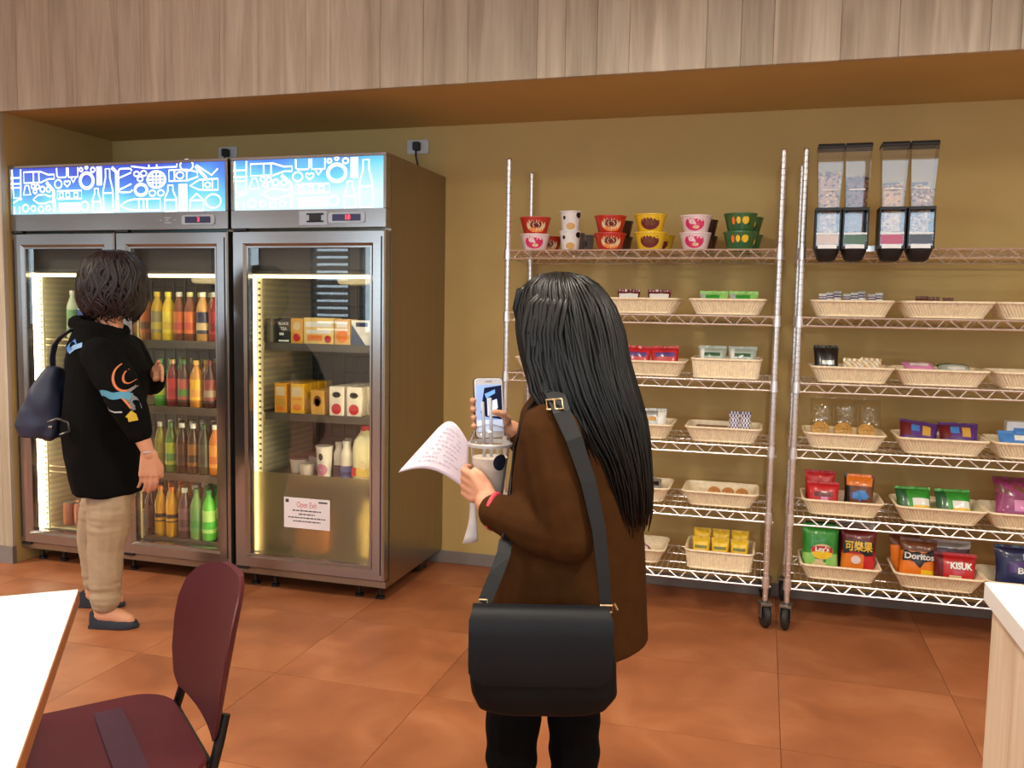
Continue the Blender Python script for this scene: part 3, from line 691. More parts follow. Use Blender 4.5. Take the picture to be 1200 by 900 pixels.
def cups(key, x_, y, lev, label, z=None):
    b, l, ps, H = CUPM[key]; z = SH[0]+.0225 if z is None else z
    o = link('noodle_cup', b, None, (x_, y, z), (0, 0, -.25*(x_+.3))); link('foil_lid', l, o)
    for p in ps: link('printed_label', p, o)
    tag(o, label, 'noodle cup', 'noodle cups on the top shelf'); return z+H
z = cups('pink', -1.048, 3.945, 0, 'pale pink noodle bowl under the red bowl beside the rack post'); cups('red', -1.048, 3.945, 1, 'red noodle bowl standing on a pale pink bowl', z)
z = cups('spot', -.880, 3.945, 0, 'white spotted tall noodle cup, lower of two'); cups('spot', -.880, 3.945, 1, 'white spotted tall noodle cup, upper of two', z)
z = cups('red', -.694, 3.945, 0, 'red noodle bowl, lower of the all-red front stack'); cups('red', -.694, 3.945, 1, 'red noodle bowl, upper of the all-red front stack', z)
z = cups('yellow', -.512, 3.945, 0, 'yellow noodle bowl with maroon oval, lower of front stack'); cups('yellow', -.512, 3.945, 1, 'yellow noodle bowl with maroon oval, upper of front stack', z)
z = cups('pink', -.312, 3.945, 0, 'pale pink noodle bowl with rose circle, lower of the all-pink stack'); cups('pink', -.312, 3.945, 1, 'pale pink noodle bowl with rose circle, upper of the all-pink stack', z)
z = cups('green', -.121, 3.945, 0, 'green noodle bowl, lower of front stack'); cups('green', -.121, 3.945, 1, 'green noodle bowl, upper of front stack', z)
cups('red', -1.03, 4.11, 0, 'single red noodle bowl behind the pale pink and red stack')
cups('grey', -.885, 4.06, 0, 'grey tall noodle cup directly behind the white spotted cups'); cups('grey', -.86, 4.17, 0, 'grey tall noodle cup nearest the wall behind white spotted cups')
z = cups('dark', -.675, 4.10, 0, 'dark brown noodle bowl, lower one behind the red stack'); cups('dark', -.675, 4.10, 1, 'dark brown noodle bowl, upper one behind the red stack', z)
cups('yellow', -.49, 4.11, 0, 'single yellow noodle bowl behind the yellow stack')
z = cups('dark', -.285, 4.10, 0, 'dark brown noodle bowl, lower one behind the pink stack'); cups('dark', -.285, 4.10, 1, 'dark brown noodle bowl, upper one behind the pink stack', z)
z = cups('green', -.095, 4.11, 0, 'green noodle bowl, lower of the stack near the wall'); cups('green', -.095, 4.11, 1, 'green noodle bowl, upper of the stack near the wall', z)
# --- baskets and what lies in them
A, Bq = 'noodle-cup rack', 'cereal-dispenser rack'
ORD = ['top', 'second', 'third', 'fourth', 'fifth', 'lowest']
PUT = {}
def put(bk, dx, dy, dz=0):
    p = (bk[0]+dx, bk[1]+dy, bk[2]+dz); PUT[p] = (bk[3], dx, dy, dz); return p
def patch_zone(*rules):
    def f(u, v):
        for (u0, u1, v0, v1, i) in rules:
            if u0 <= u <= u1 and v0 <= v <= v1: return i
        return 0
    return f
LEAN = (-.22, 0, 0)
basket(-.955, 1, 'beige basket on the second shelf against the post of the noodle-cup rack')
basket(-.955, 2, 'beige basket on the third shelf against the post of the noodle-cup rack')
b = basket(-.537, 1, 'beige basket holding two maroon packs on the noodle-cup rack')
for i, (dx, lab) in enumerate(((-.07, 'maroon snack pack with white band, next to the hair'), (.07, 'maroon snack pack with white band, nearer the green packs'))):
    pack('snack_pack', lab, 'snack pack', put(b, dx, -.03), (.105, .098, .035), [MR, WH], patch_zone((-.8, .8, .25, .7, 1)), (-.3, 0, .05), seed=i, group='maroon packs')
b = basket(-.162, 1, 'beige basket holding two light green packs on the noodle-cup rack')
for i, dx in enumerate((-.065, .068)):
    pack('snack_pack', 'light green snack pack with dark green print, '+('nearer the maroon packs', 'nearer the rack post')[i], 'snack pack', put(b, dx, -.02), (.125, .095, .035), [LG, GR, GY], patch_zone((-.5, .4, .3, .75, 1), (-1, -.6, -1, 1, 2)), (-.35, 0, -.06+.1*i), seed=3+i, group='light green packs')
b = basket(-.497, 2, 'beige basket holding crinkled red packs on the noodle-cup rack')
for i, dx in enumerate((-.068, .066)):
    pack('snack_pack', 'crinkled red snack pack with blue purple print, '+('half behind the long hair', 'nearer the grey packs')[i], 'snack pack', put(b, dx, -.02, .002*i), (.13, .118, .04), [RD, PU, WH], patch_zone((-.75, .75, .30, .62, 1)), (-.3, .03*(-1)**i, .08*i), seed=8+i, group='crinkled red packs')
b = basket(-.157, 2, 'tall straight-sided beige basket holding two grey packs', 's')
for i, dx in enumerate((-.066, .066)):
    pack('snack_pack', 'pale grey green snack pack with dark print, '+('nearer the red packs', 'nearer the rack post')[i], 'snack pack', put(b, dx, -.01), (.125, .125, .05), [GY, GD, WH], patch_zone((-.5, .5, .35, .6, 1), (-.9, -.6, -1, 1, 2)), (-.25, 0, 0), seed=12+i, group='pale grey green packs')
b = basket(-.545, 3, 'beige basket holding clear and silver packets on the noodle-cup rack')
pack('snack_packet', 'clear silver packet with orange biscuit showing through', 'snack pack', put(b, .075, -.03), (.11, .115, .04), [SV, CK, WH], patch_zone((-.6, .2, .1, .5, 1), (.3, 1, -.2, 1, 2)), (-.3, 0, .1), seed=20)
pack('snack_packet', 'plain silver packet beside the clear one', 'snack pack', put(b, -.05, .0), (.11, .11, .035), [SV, WH], None, (-.4, 0, -.1), seed=21)
b = basket(-.16, 3, 'beige basket holding white and violet stick packs beside a dark red box')
box_item('snack_box', 'flat dark red snack box in the basket with violet sticks', 'snack box', put(b, -.055, 0), (.14, .12, .052), gl('box dark red', (122, 32, 26)))
for i, dx in enumerate((.045, .093)):
    pack('stick_pack', 'white stick pack with violet dots, '+('nearer the dark red box', 'at the basket end')[i], 'snack pack', put(b, dx, -.02+.005*i), (.046, .115, .02), [WH, PU], lambda u, v: 1 if (int((u+1)*3.5)+int((v+1)*5)) % 2 == 0 else 0, (-.2, 0, 0), seed=24+i, group='white violet stick packs')
b = basket(-.55, 4, 'beige basket holding black and silver sachets on the noodle-cup rack')
for i, dx in enumerate((-.06, .02, .09)):
    pack('sachet', 'black and silver sachet lying in the basket', 'snack pack', put(b, dx, -.02, .012+.004*i), (.07, .1, .022), [SV, BK_, WH], patch_zone((-.6, .6, -.1, .5, 1)), (-1.1, .1, .2*i-.2), seed=30+i, group='black and silver sachets')
b = basket(-.163, 4, 'beige basket holding three round brown biscuits on the noodle-cup rack')
for i, dx in enumerate((-.03, .032, .093)):
    o = tag(MB().lathe([(.001, 0), (.026, 0), (.029, .008), (.027, .02), (.001, .024)], 18).build('wrapped_biscuit', gl('wrapped biscuit', (186, 124, 66), .5, scale=60, var=.25), None, .8, loc=put(b, dx, .01, .030), rot=(.75, 0, 0)), 'round brown wrapped biscuit '+('with empty basket beside it', 'between two other biscuits', 'next to the basket end near the post')[i], 'biscuit', 'round brown biscuits')
    MB().box(-.0265, .0265, -.024, .018, -.012, .0).build('clear_tray', clear_m, o)
b = basket(-.56, 5, 'beige basket holding small brown and pink sweets on the noodle-cup rack')
for i in range(6):
    pack('wrapped_sweet', 'small wrapped sweet in brown and pink', 'sweet', put(b, -.02+.05*(i % 3), -.045+.06*(i//3), .02+.006*(i % 2)), (.045, .06, .022), [BR if i % 2 else PK, WH], patch_zone((-.4, .4, -.3, .3, 1)), (-1.0, .2*(i % 3-1), .4*i), seed=40+i, group='small wrapped sweets')
b = basket(-.156, 5, 'beige basket holding six yellow packs on the noodle-cup rack', 's')
for r in range(2):
    for i, dx in enumerate((-.085, .0, .085)):
        pack('snack_pack', 'bright yellow snack pack in the %s row, %s' % (('front', 'rear')[r], ('at the basket end away from the post', 'middle of three', 'at the basket end near the post')[i]), 'snack pack', put(b, dx, -.035+.075*r, 0), (.078, .108+.022*r, .034), [YE, OL, WH], patch_zone((-.7, .7, .2, .5, 1), (-.3, .3, -.1, .1, 2)), (-.16, 0, 0), seed=50+i+3*r, group='yellow packs')
# second rack
b = basket(.348, 1, 'beige basket holding a row of violet and white stick packs')
for i in range(8):
    pack('stick_pack', 'thin white and violet stick pack in a row', 'snack pack', put(b, -.115+.033*i, -.02+.008*(i % 2)), (.030, .086+.006*(i % 3), .016), [WH, PU, MR], lambda u, v: 1 if v > .2 and (int((v+1)*7) % 2) else (2 if v < -.5 else 0), (-.3, 0, .1*(i % 3-1)), seed=60+i, group='violet and white stick packs')
b = basket(.714, 1, 'beige basket holding low brown packs beside the violet sticks', 'w')
for i, dx in enumerate((-.08, -.03, .03)):
    pack('snack_pack', 'low brown snack pack just above the basket rim', 'snack pack', put(b, dx, .0), (.05, .080-.003*i, .02), [BR, MR], None, (-.3, 0, .2*i), seed=70+i, group='low brown packs')
b = basket(1.066, 1, 'beige basket with a white and blue pack on the cereal-dispenser rack', 'w')
pack('snack_pack', 'white snack pack with blue print at the second shelf end', 'snack pack', put(b, .03, -.02), (.14, .155, .045), [WH, CY], patch_zone((-.6, .2, 0, .6, 1)), (-.2, 0, 0), seed=75)
b = basket(.361, 2, 'beige basket holding a black pack and clear bags of cream wafers')
pack('snack_pack', 'glossy black snack pack in the third-shelf basket', 'snack pack', put(b, -.095, -.02), (.105, .145, .045), [BK_, SV], patch_zone((-.4, .5, -.1, .1, 1)), (-.35, 0, .1), seed=77)
for i, dx in enumerate((.01, .08)):
    pack('wafer_bag', 'clear bag of cream wafers '+('touching the black pack', 'at the basket end away from the black pack')[i], 'snack pack', put(b, dx, -.01), (.085, .088+.004*i, .03), [CRM, WH, CK], lambda u, v: (int((u+v)*6) % 3), (-.35, .05, 0), seed=78+i, group='cream wafer bags')
b = basket(.708, 2, 'beige basket holding a pink flat pack and a green flat pack', 'w')
pack('snack_pack', 'flat pink and lilac snack pack in the third-shelf basket', 'snack pack', put(b, -.075, -.05, .052), (.125, .10, .03), [PK, WH, MR], patch_zone((-.5, .5, -.4, .3, 1)), (-1.3, 0, 0), seed=82)
pack('snack_pack', 'flat green and white snack pack beside the pink pack', 'snack pack', put(b, .06, -.05, .05), (.13, .10, .03), [GY, GD, WH], patch_zone((-1, 1, .2, 1, 1), (-.4, .6, -.7, -.2, 2)), (-1.3, 0, 0), seed=83)
b = basket(1.075, 2, 'empty beige basket at the end of the third shelf of dispenser rack', 'w')
b = basket(.344, 3, 'beige basket holding three clear bags of golden cookies')
for i, dx in enumerate((-.093, .0, .093)):
    o = tag(MB().lathe([(.001, -.018), (.034, -.018), (.040, -.006), (.038, .012), (.001, .018)], 16).build('cookie_bag', mat('golden cookie', (212, 164, 92), .8, var=.35, scale=90, bump=.6, bscale=150), None, 1.2, loc=put(b, dx, -.02, .062), rot=(1.1, 0, .1*i)), 'clear bag of golden round cookies '+('beside the rack post', 'between two other cookie bags', 'nearer the purple biscuit packs')[i], 'cookie bag', 'clear cookie bags')
    vs, fs, uv, dep = pillow(.098, .135, .055, seed=90+i); me = bpy.data.meshes.new('clear_bag'); me.from_pydata(vs, [], fs); me.materials.append(glass_mat('crinkled clear film', (.95, .93, .88), 1.6, 1.4, .12)); smooth_mesh(me, 9)
    link('clear_bag', me, o, (0, -.012, .050), (-1.35, 0, 0))
b = basket(.724, 3, 'beige basket holding two dark purple biscuit packs', 'w')
for i, (dx, lab) in enumerate(((-.085, 'dark purple biscuit pack tilted over the basket rim'), (.078, 'dark purple biscuit pack lying level in the basket'))):
    pack('biscuit_pack', lab, 'snack pack', put(b, dx, -.035, .0), (.155, .125, .05), [PU, MR, CY, GO], patch_zone((-1, -.45, -.1, 1, 1), (-.4, .0, .2, .8, 2), (.1, .6, .0, .7, 3)), (-.55, .12 if i == 0 else 0, 0), seed=95+i)
b = basket(1.085, 3, 'beige basket holding a white and blue box pack on the fourth shelf', 'w')
pack('snack_pack', 'blue wrapped pack in front of the white box, fourth shelf', 'snack pack', put(b, -.07, -.05), (.13, .10, .04), [CY, WH], patch_zone((-.1, .6, .2, .7, 1)), (-.5, 0, .1), seed=98)
box_item('snack_box', 'white snack box with blue picture behind blue pack', 'snack box', put(b, -.02, .04), (.16, .05, .135), gl('box white', (222, 222, 226)), [('rect', CY, -.03, .085, .025, .025), ('rect', GY, .04, .075, .03, .035)])
b = basket(.349, 4, 'beige basket holding a red pack and a dark brown pack')
pack('snack_pack', 'glossy red snack pack in front, fifth shelf basket', 'snack pack', put(b, -.075, -.04), (.135, .118, .05), [RD, MR, PK], patch_zone((-.5, .6, .0, .35, 1), (-.2, .3, -.3, .0, 2)), (-.3, 0, 0), seed=101)
pack('snack_pack', 'glossy red snack pack behind, fifth shelf basket', 'snack pack', put(b, -.085, .045), (.13, .15, .04), [RD, MR], patch_zone((-.6, .6, -.2, .5, 1)), (-.1, 0, 0), seed=102)
pack('snack_pack', 'dark brown and orange snack pack with blue oval', 'snack pack', put(b, .072, -.01), (.125, .152, .055), [BR, OR, CY, BK_], lambda u, v: 2 if (u-.1)**2/.35+(v+.05)**2/.07 < 1 else (1 if v > .45 and abs(u) < .8 else (3 if u < -.5 else 0)), (-.15, 0, -.1), seed=103)
b = basket(.732, 4, 'beige basket holding two bright green packs with white panels', 'w')
for i, (dx, lab) in enumerate(((-.085, 'bright green pack leaning on the basket end'), (.07, 'bright green pack in the middle of the basket'))):
    pack('snack_pack', lab, 'snack pack', put(b, dx, -.03), (.145, .125, .055), [GR, WH, GD, YE], patch_zone((-.2, .85, -.25, .22, 1), (-.1, .8, -.6, -.26, 3), (-1, -.5, -1, 1, 2)), (-.5, 0, .12), [('Pasta', .022, GD, .026, .055, .05)] if False else (), seed=105+i)
b = basket(1.082, 4, 'beige basket overfilled by a big magenta pack', 'w')
pack('snack_pack', 'large magenta snack pack with brown pattern', 'snack pack', put(b, .0, .0), (.25, .185, .06), [MG, PK, BR], lambda u, v: (2 if v > .25 and int((u+v)*5) % 2 else (1 if -.5 < v < 0 and abs(u) < .4 else 0)), (-.4, 0, 0), seed=108)
# lowest shelf: chip bags
b = basket(.352, 5, 'beige basket holding a green and a red chip bag')
pack('chip_bag', 'bright green chip bag with red and yellow round emblem', 'chip bag', put(b, -.078, -.02), (.158, .205, .06), [GR, LG, CRM], lambda u, v: 2 if ((u+.1)**2/.2+(v+.75)**2/.12 < 1) else (1 if v < -.1 and abs(u) > .3 else 0), (-.14, 0, .06), (), seed=111)
emb = bpy.context.scene.objects[-1] if False else [o for o in COL.objects if o.get('label', '') == 'bright green chip bag with red and yellow round emblem'][0]
_, _, _, dpt = pillow(.158, .205, .06)
def decal(o, poly, mm, dep, off, name='emblem'):
    """flat print following the pouch surface: poly in (x,z), fanned with an inner ring"""
    cx = sum(p[0] for p in poly)/len(poly); cz = sum(p[1] for p in poly)/len(poly); n = len(poly); vs = []
    for k in (1, .6, .25): vs += [(cx+(p[0]-cx)*k, dep(cx+(p[0]-cx)*k, cz+(p[1]-cz)*k)-off, cz+(p[1]-cz)*k) for p in poly]
    fs = [(r*n+i, r*n+(i+1) % n, (r+1)*n+(i+1) % n, (r+1)*n+i) for r in range(2) for i in range(n)]+[tuple(range(2*n, 3*n))]
    MB().add(vs, fs).build(name, mm, o)
decal(emb, arc(.005, .098, .046, rz=.034, n=24), CRM, dpt, .0012)
decal(emb, arc(.005, .092, .040, rz=.026, n=24), YE, dpt, .0018)
decal(emb, [(-.040, .093), (-.02, .101), (.02, .101), (.050, .093), (.047, .117), (.02, .122), (-.02, .122), (-.038, .117)], RD, dpt, .0024, 'banner')
link('lettering', text_mesh("Lay's", .026, WH, width=.058, bold=.001, warp=lambda a, c_: dpt(a+.005, c_+.109)-.0030), emb, (.005, 0, .109))
rb = pack('chip_bag', 'red and yellow chip bag with outlined characters', 'chip bag', put(b, .079, -.018), (.148, .20, .058), [MR, OR, RD], lambda u, v: 1 if v < -.02 and u < .25 else (2 if v < .1 else 0), (-.14, 0, -.05), (), seed=112)
_, _, _, dp2 = pillow(.148, .20, .058)
decal(rb, [(-.062, .098), (-.02, .112), (.01, .108), (.03, .094), (.058, .098), (.060, .15), (.05, .158), (-.05, .162), (-.062, .15)], BK_, dp2, .0012, 'title_ground')
link('lettering', text_mesh('可樂果', .046, YE, width=.112, bold=.0012, warp=lambda a, c_: dp2(a, c_+.131)-.0022), rb, (0, 0, .131))
decal(rb, arc(-.01, .075, .02, rz=.018, n=14), WP, dp2, .0012, 'printed_patch')
pack('chip_bag', 'dark green chip bag behind the bright green one', 'chip bag', put(b, -.06, .055), (.16, .20, .05), [GD], None, (-.06, 0, 0), seed=113)
pack('chip_bag', 'maroon chip bag with silver seal behind the red one', 'chip bag', put(b, .07, .055), (.16, .215, .05), [MR, SV], patch_zone((-1, 1, .8, 2, 1)), (-.04, 0, 0), seed=114)
b = basket(.738, 5, 'beige basket holding orange corn chip bags and a red bag', 'w')
ob = pack('chip_bag', 'orange corn chip bag with black banner, front one', 'chip bag', put(b, -.068, -.01), (.150, .172, .058), [OR, BR, YE], lambda u, v: 1 if v > .55 else (2 if v < -.4 and u > .2 else 0), (-.2, .04, .05), (), seed=116)
_, _, _, dp3 = pillow(.150, .172, .058)
decal(ob, [(-.066, .088), (-.02, .086), (.005, .06), (.02, .086), (.066, .098), (.062, .14), (-.06, .132)], BK_, dp3, .0012, 'banner')
link('lettering', text_mesh('Doritos', .036, WH, width=.118, bold=.0012, warp=lambda a, c_: dp3(a, c_+.108)-.0022), ob, (0, 0, .108))
ob2 = pack('chip_bag', 'orange corn chip bag peeking out at the basket end', 'chip bag', put(b, -.10, .062), (.14, .178, .05), [OR, BR], patch_zone((-1, 1, .6, 2, 1)), (-.05, -.06, .35), (), seed=117)
rb2 = pack('chip_bag', 'red chip bag with white lettering beside the orange bags', 'chip bag', put(b, .075, -.035), (.165, .130, .06), [RD, MR, CRM], lambda u, v: 2 if (-.3 < u < .3 and -.7 < v < -.3) else (1 if u < -.6 else 0), (-.22, .0, -.05), (), seed=118)
_, _, _, dp4 = pillow(.165, .130, .06)
link('lettering', text_mesh('KISUK', .036, WH, width=.085, bold=.0016, warp=lambda a, c_: dp4(a+.02, c_+.088)-.0022), rb2, (.02, 0, .088))
link('lettering', text_mesh('chips', .018, YE, width=.04, bold=.0008, warp=lambda a, c_: dp4(a, c_+.05)-.0022), rb2, (0, 0, .05)) if False else None
pack('chip_bag', 'plum coloured chip bag behind the red bag', 'chip bag', put(b, .07, .055), (.16, .165, .045), [gl('print plum', (84, 52, 66)), SV], patch_zone((-1, 1, .7, 2, 1)), (-.05, 0, .0), seed=119)
b = basket(1.09, 5, 'beige basket holding a navy chip bag near the white counter', 'w')
nb = pack('chip_bag', 'navy blue chip bag with white lettering', 'chip bag', put(b, .0, -.01), (.245, .178, .06), [NV, PU, GY], lambda u, v: 1 if (-.6 < u < -.2 and -.1 < v < .4) else (2 if (-.1 < u < .15 and .45 < v < .75) else 0), (-.2, 0, 0), (), seed=121)
_, _, _, dp5 = pillow(.245, .178, .06)
link('lettering', text_mesh('Bar Yeo', .034, WH, width=.14, bold=.0012, warp=lambda a, c_: dp5(a+.03, c_+.085)-.0022), nb, (.03, 0, .085))
# --- bottles, cans and cartons in the refrigerators
BOT = {}
def bottle(x_, y, z, h, r, cb, cl_, cc, label, group, neck=.40, waist=.94, lz=(.16, .60), nm='drink_bottle'):
    key = (h, r, cb, cl_, cc, neck, lz)
    if key not in BOT:
        pf = [(.001, 0), (.86*r, 0), (r, .02*h), (r, .30*h), (waist*r, .45*h), (r, .62*h), (.9*r, .70*h), (.62*r, .80*h), (neck*r, .87*h), (neck*r, .93*h), (.001, .93*h)]
        b_ = MB().lathe(pf, 16).mesh(nm, gl('liquid %d %d %d' % cb, cb, .18), smooth=1.0)
        c_ = MB().lathe([(.001, .905*h), ((neck+.07)*r, .905*h), ((neck+.07)*r, .995*h), ((neck)*r, h), (.001, h)], 14).mesh('cap', gl('cap %d %d %d' % cc, cc, .4), smooth=.7)
        l_ = None
        if cl_:
            def rad(q): return 1.025*r*(1 if q < .3 else (1+(waist-1)*(1-abs(q-.46)/.16) if .30 <= q <= .62 else 1))
            st = [lz[0]+(lz[1]-lz[0])*k/6 for k in range(7)]
            mb = MB()
            for k in range(6):
                mb.cur = 0 if k in (0, 3, 4, 5) else 1
                mb.loft([[(rad(q)*math.cos(2*PI*j/16), rad(q)*math.sin(2*PI*j/16), q*h) for j in range(16)] for q in (st[k], st[k+1])], cap=False)
            l_ = mb.mesh('label', [gl('label %d %d %d' % cl_[0], cl_[0], .4), gl('label %d %d %d' % cl_[1], cl_[1], .4)], smooth=1.0)
        BOT[key] = (b_, c_, l_)
    b_, c_, l_ = BOT[key]
    o = tag(link(nm, b_, None, (x_, y, z)), label, 'bottle', group); link('cap', c_, o)
    if l_: link('label', l_, o)
    return o
AM, YL, YC, WC, DKR, OG = (150, 92, 26), (222, 186, 60), (242, 222, 50), (226, 228, 222), (96, 26, 24), (206, 122, 40)
rows = [
 (1.18, .248, [(-3.052, .033, AM, ((170, 90, 40), (90, 50, 30)), WC, 'amber tea bottle beside the yellow-capped bottles, top shelf'),
   (-2.984, .033, YL, ((170, 160, 120), (232, 214, 90)), YC, 'yellow tea bottle with yellow cap and grey label, nearer the shopper'),
   (-2.916, .033, (232, 200, 30), ((232, 214, 60), (214, 180, 30)), YC, 'bright yellow tea bottle with yellow cap beside the orange labels'),
   (-2.852, .031, (120, 60, 30), ((214, 110, 50), (190, 70, 40)), WC, 'brown tea bottle with orange label and white cap, nearer the yellow tea'),
   (-2.788, .031, (120, 60, 30), ((220, 116, 52), (196, 76, 40)), (226, 224, 150), 'brown tea bottle with orange label and pale yellow cap'),
   (-2.714, .034, (196, 148, 80), ((34, 40, 70), (210, 180, 130)), WC, 'milk tea bottle with navy and cream label'),
   (-2.645, .031, (140, 34, 26), ((160, 40, 30), (120, 26, 22)), WC, 'deep red drink bottle against the fridge wall, top shelf')]),
 (.845, .24, [(-2.971, .032, (60, 150, 40), ((86, 176, 50), (196, 214, 80)), (40, 150, 60), 'bright green drink bottle with green cap'),
   (-2.899, .032, (120, 30, 30), ((196, 48, 48), (170, 34, 36)), (206, 170, 110), 'red label drink bottle with gold cap'),
   (-2.832, .032, (80, 46, 30), ((180, 90, 80), (86, 140, 50)), (60, 110, 50), 'pink and green label drink bottle with green cap'),
   (-2.757, .034, (196, 130, 40), ((240, 176, 40), (226, 150, 70)), (226, 180, 90), 'orange yellow label drink bottle with gold cap'),
   (-2.678, .032, (60, 24, 24), ((130, 50, 44), (150, 130, 110)), (110, 34, 34), 'dark cola bottle with red cap')]),
 (.503, .258, [(-2.980, .030, (150, 150, 60), ((140, 140, 60), (120, 120, 54)), WC, 'pale green tea bottle with white cap'),
   (-2.915, .031, (60, 110, 40), ((150, 170, 60), (60, 130, 70)), (60, 120, 60), 'green tea bottle with green cap, third shelf'),
   (-2.848, .031, (34, 24, 16), ((60, 40, 22), (30, 22, 16)), WC, 'black coffee bottle with white cap, nearer the green teas'),
   (-2.781, .031, (52, 34, 14), ((130, 84, 30), (30, 22, 16)), WC, 'black tea bottle with amber label and white cap'),
   (-2.716, .031, (40, 48, 26), ((48, 60, 34), (36, 40, 26)), (40, 80, 46), 'dark green tea bottle with dark cap'),
   (-2.652, .031, (196, 112, 30), ((216, 140, 40), (190, 96, 30)), WC, 'orange drink bottle against the fridge wall, third shelf')]),
 (.163, .262, [(-3.05, .030, (54, 26, 22), ((70, 30, 24), (54, 26, 22)), (60, 30, 26), 'dark brown bottle beside the orange juices, lowest shelf'),
   (-2.985, .032, (226, 164, 36), ((40, 30, 20), (226, 164, 36)), (226, 130, 40), 'orange juice bottle with dark band, nearer the shopper'),
   (-2.917, .032, (220, 156, 34), ((40, 30, 20), (220, 156, 34)), (226, 120, 40), 'orange juice bottle with dark band, nearer the purple drink'),
   (-2.839, .033, (92, 58, 64), ((120, 84, 92), (84, 54, 60)), WC, 'purple grey drink bottle with white cap'),
   (-2.768, .033, (110, 150, 80), ((96, 150, 84), (60, 140, 60)), (66, 120, 66), 'pale green soda bottle with green cap, nearer the purple drink'),
   (-2.694, .034, (96, 190, 70), ((170, 214, 120), (70, 180, 60)), (70, 150, 80), 'bright green soda bottle with green cap, lowest shelf')])]
ROWN = ['top', 'second', 'third', 'lowest']
for i, (z, h, L) in enumerate(rows):
    for (x_, r, cb, cl_, cc, lab) in L:
        lz = (.30, .46) if cl_[0] == (40, 30, 20) else (.16, .60)
        bottle(x_, 3.745, z, h, r, cb, cl_, cc, lab, 'bottles in the double fridge', lz=lz)
        for q in range(1, 3):
            bottle(x_+.004*q, 3.745+.078*q, z, h, r, cb, cl_, cc, 'bottle in a rear rank on the %s fridge shelf' % ROWN[i], 'rear rank bottles, %s shelf' % ROWN[i], lz=lz)
bottle(-3.565, 3.80, 1.175, .255, .032, (196, 214, 190), ((120, 170, 120), (170, 196, 170)), WC, 'clear water bottle with green label, half hidden by the shopper', 'water bottles')
bottle(-3.495, 3.80, 1.175, .255, .032, (206, 216, 222), ((60, 84, 170), (200, 206, 216)), WC, 'clear water bottle with blue label beside the shopper', 'water bottles')
can_b = MB().lathe([(.001, 0), (.024, 0), (.031, .008), (.031, .112), (.026, .122), (.001, .121)], 18).mesh('drink_can', gl('can rose gold', (176, 104, 78), metal=.5), smooth=.7)
can_t = MB().lathe([(.001, .1205), (.0255, .1205), (.027, .124), (.0245, .1235), (.001, .1215)], 18).mesh('can_top', SV, smooth=.7)
for i, (x_, y) in enumerate(((-3.585, 3.76), (-3.515, 3.76), (-3.585, 3.84), (-3.515, 3.84))):
    o = tag(link('drink_can', can_b, None, (x_, y, .163)), 'rose gold drink can on the lowest wire shelf', 'can', 'rose gold cans'); link('can_top', can_t, o)
# single fridge, upper shelf boxes
z = 1.1855; y = 3.765
box_item('drink_box', 'black box against the ribbed fridge wall', 'box', (-2.315, y+.01, z), (.062, .085, .118), BK_)
box_item('drink_box', 'black box with white lettering', 'box', (-2.243, y, z), (.066, .085, .122), BK_, [('text', WH, 0, .095, 'BLACK', .018), ('text', WH, 0, .07, 'TEA', .02), ('rect', WH, -.012, .045, .012, .006), ('rect', WH, .0, .012, .028, .004)])
box_item('drink_box', 'narrow yellow orange box beside the lettered black box', 'box', (-2.172, y, z), (.066, .085, .122), gl('box amber', (224, 166, 60)), [('oval', RD, 0, .03, .02, .02), ('oval', CRM, 0, .085, .02, .02)])
box_item('drink_multipack', 'wide cream and yellow multipack carton', 'box', (-2.055, y, z), (.158, .085, .126), gl('box straw', (238, 204, 120)), [('rect', WH, 0, .095, .07, .012), ('rect', OR, -.02, .03, .04, .014), ('rect', WH, 0, .06, .066, .008), ('oval', RD, .05, .025, .018, .018)])
box_item('drink_box', 'cream and orange carton beside the wide multipack', 'box', (-1.930, y, z), (.08, .085, .122), gl('box peach', (226, 178, 110)), [('oval', OR, 0, .04, .03, .03), ('rect', WH, 0, .095, .028, .012)])
sw = tag(MB().add([(-.06, -.04, 0), (.05, -.04, 0), (.05, -.04, .118), (-.06, .05, 0), (.05, .05, 0), (.05, .05, .118), (-.055, -.04, .118), (-.055, .05, .118)], [(0, 1, 2, 6), (3, 7, 5, 4), (0, 3, 4, 1), (1, 4, 5, 2), (2, 5, 7, 6), (6, 7, 3, 0)]).build('sandwich_pack', WH, None, bevel=.002, loc=(-1.828, y, z)), 'white and navy sandwich pack with diagonal print', 'sandwich')
MB().prism([(-.058, .001), (.02, .001), (-.053, .10)], -.0408, -.04).build('printed_patch', gl('print slate', (70, 88, 120)), sw)
MB().prism([(-.03, .088), (.03, .088), (.03, .108), (-.03, .108)], -.0408, -.04).build('printed_patch', NV, sw)
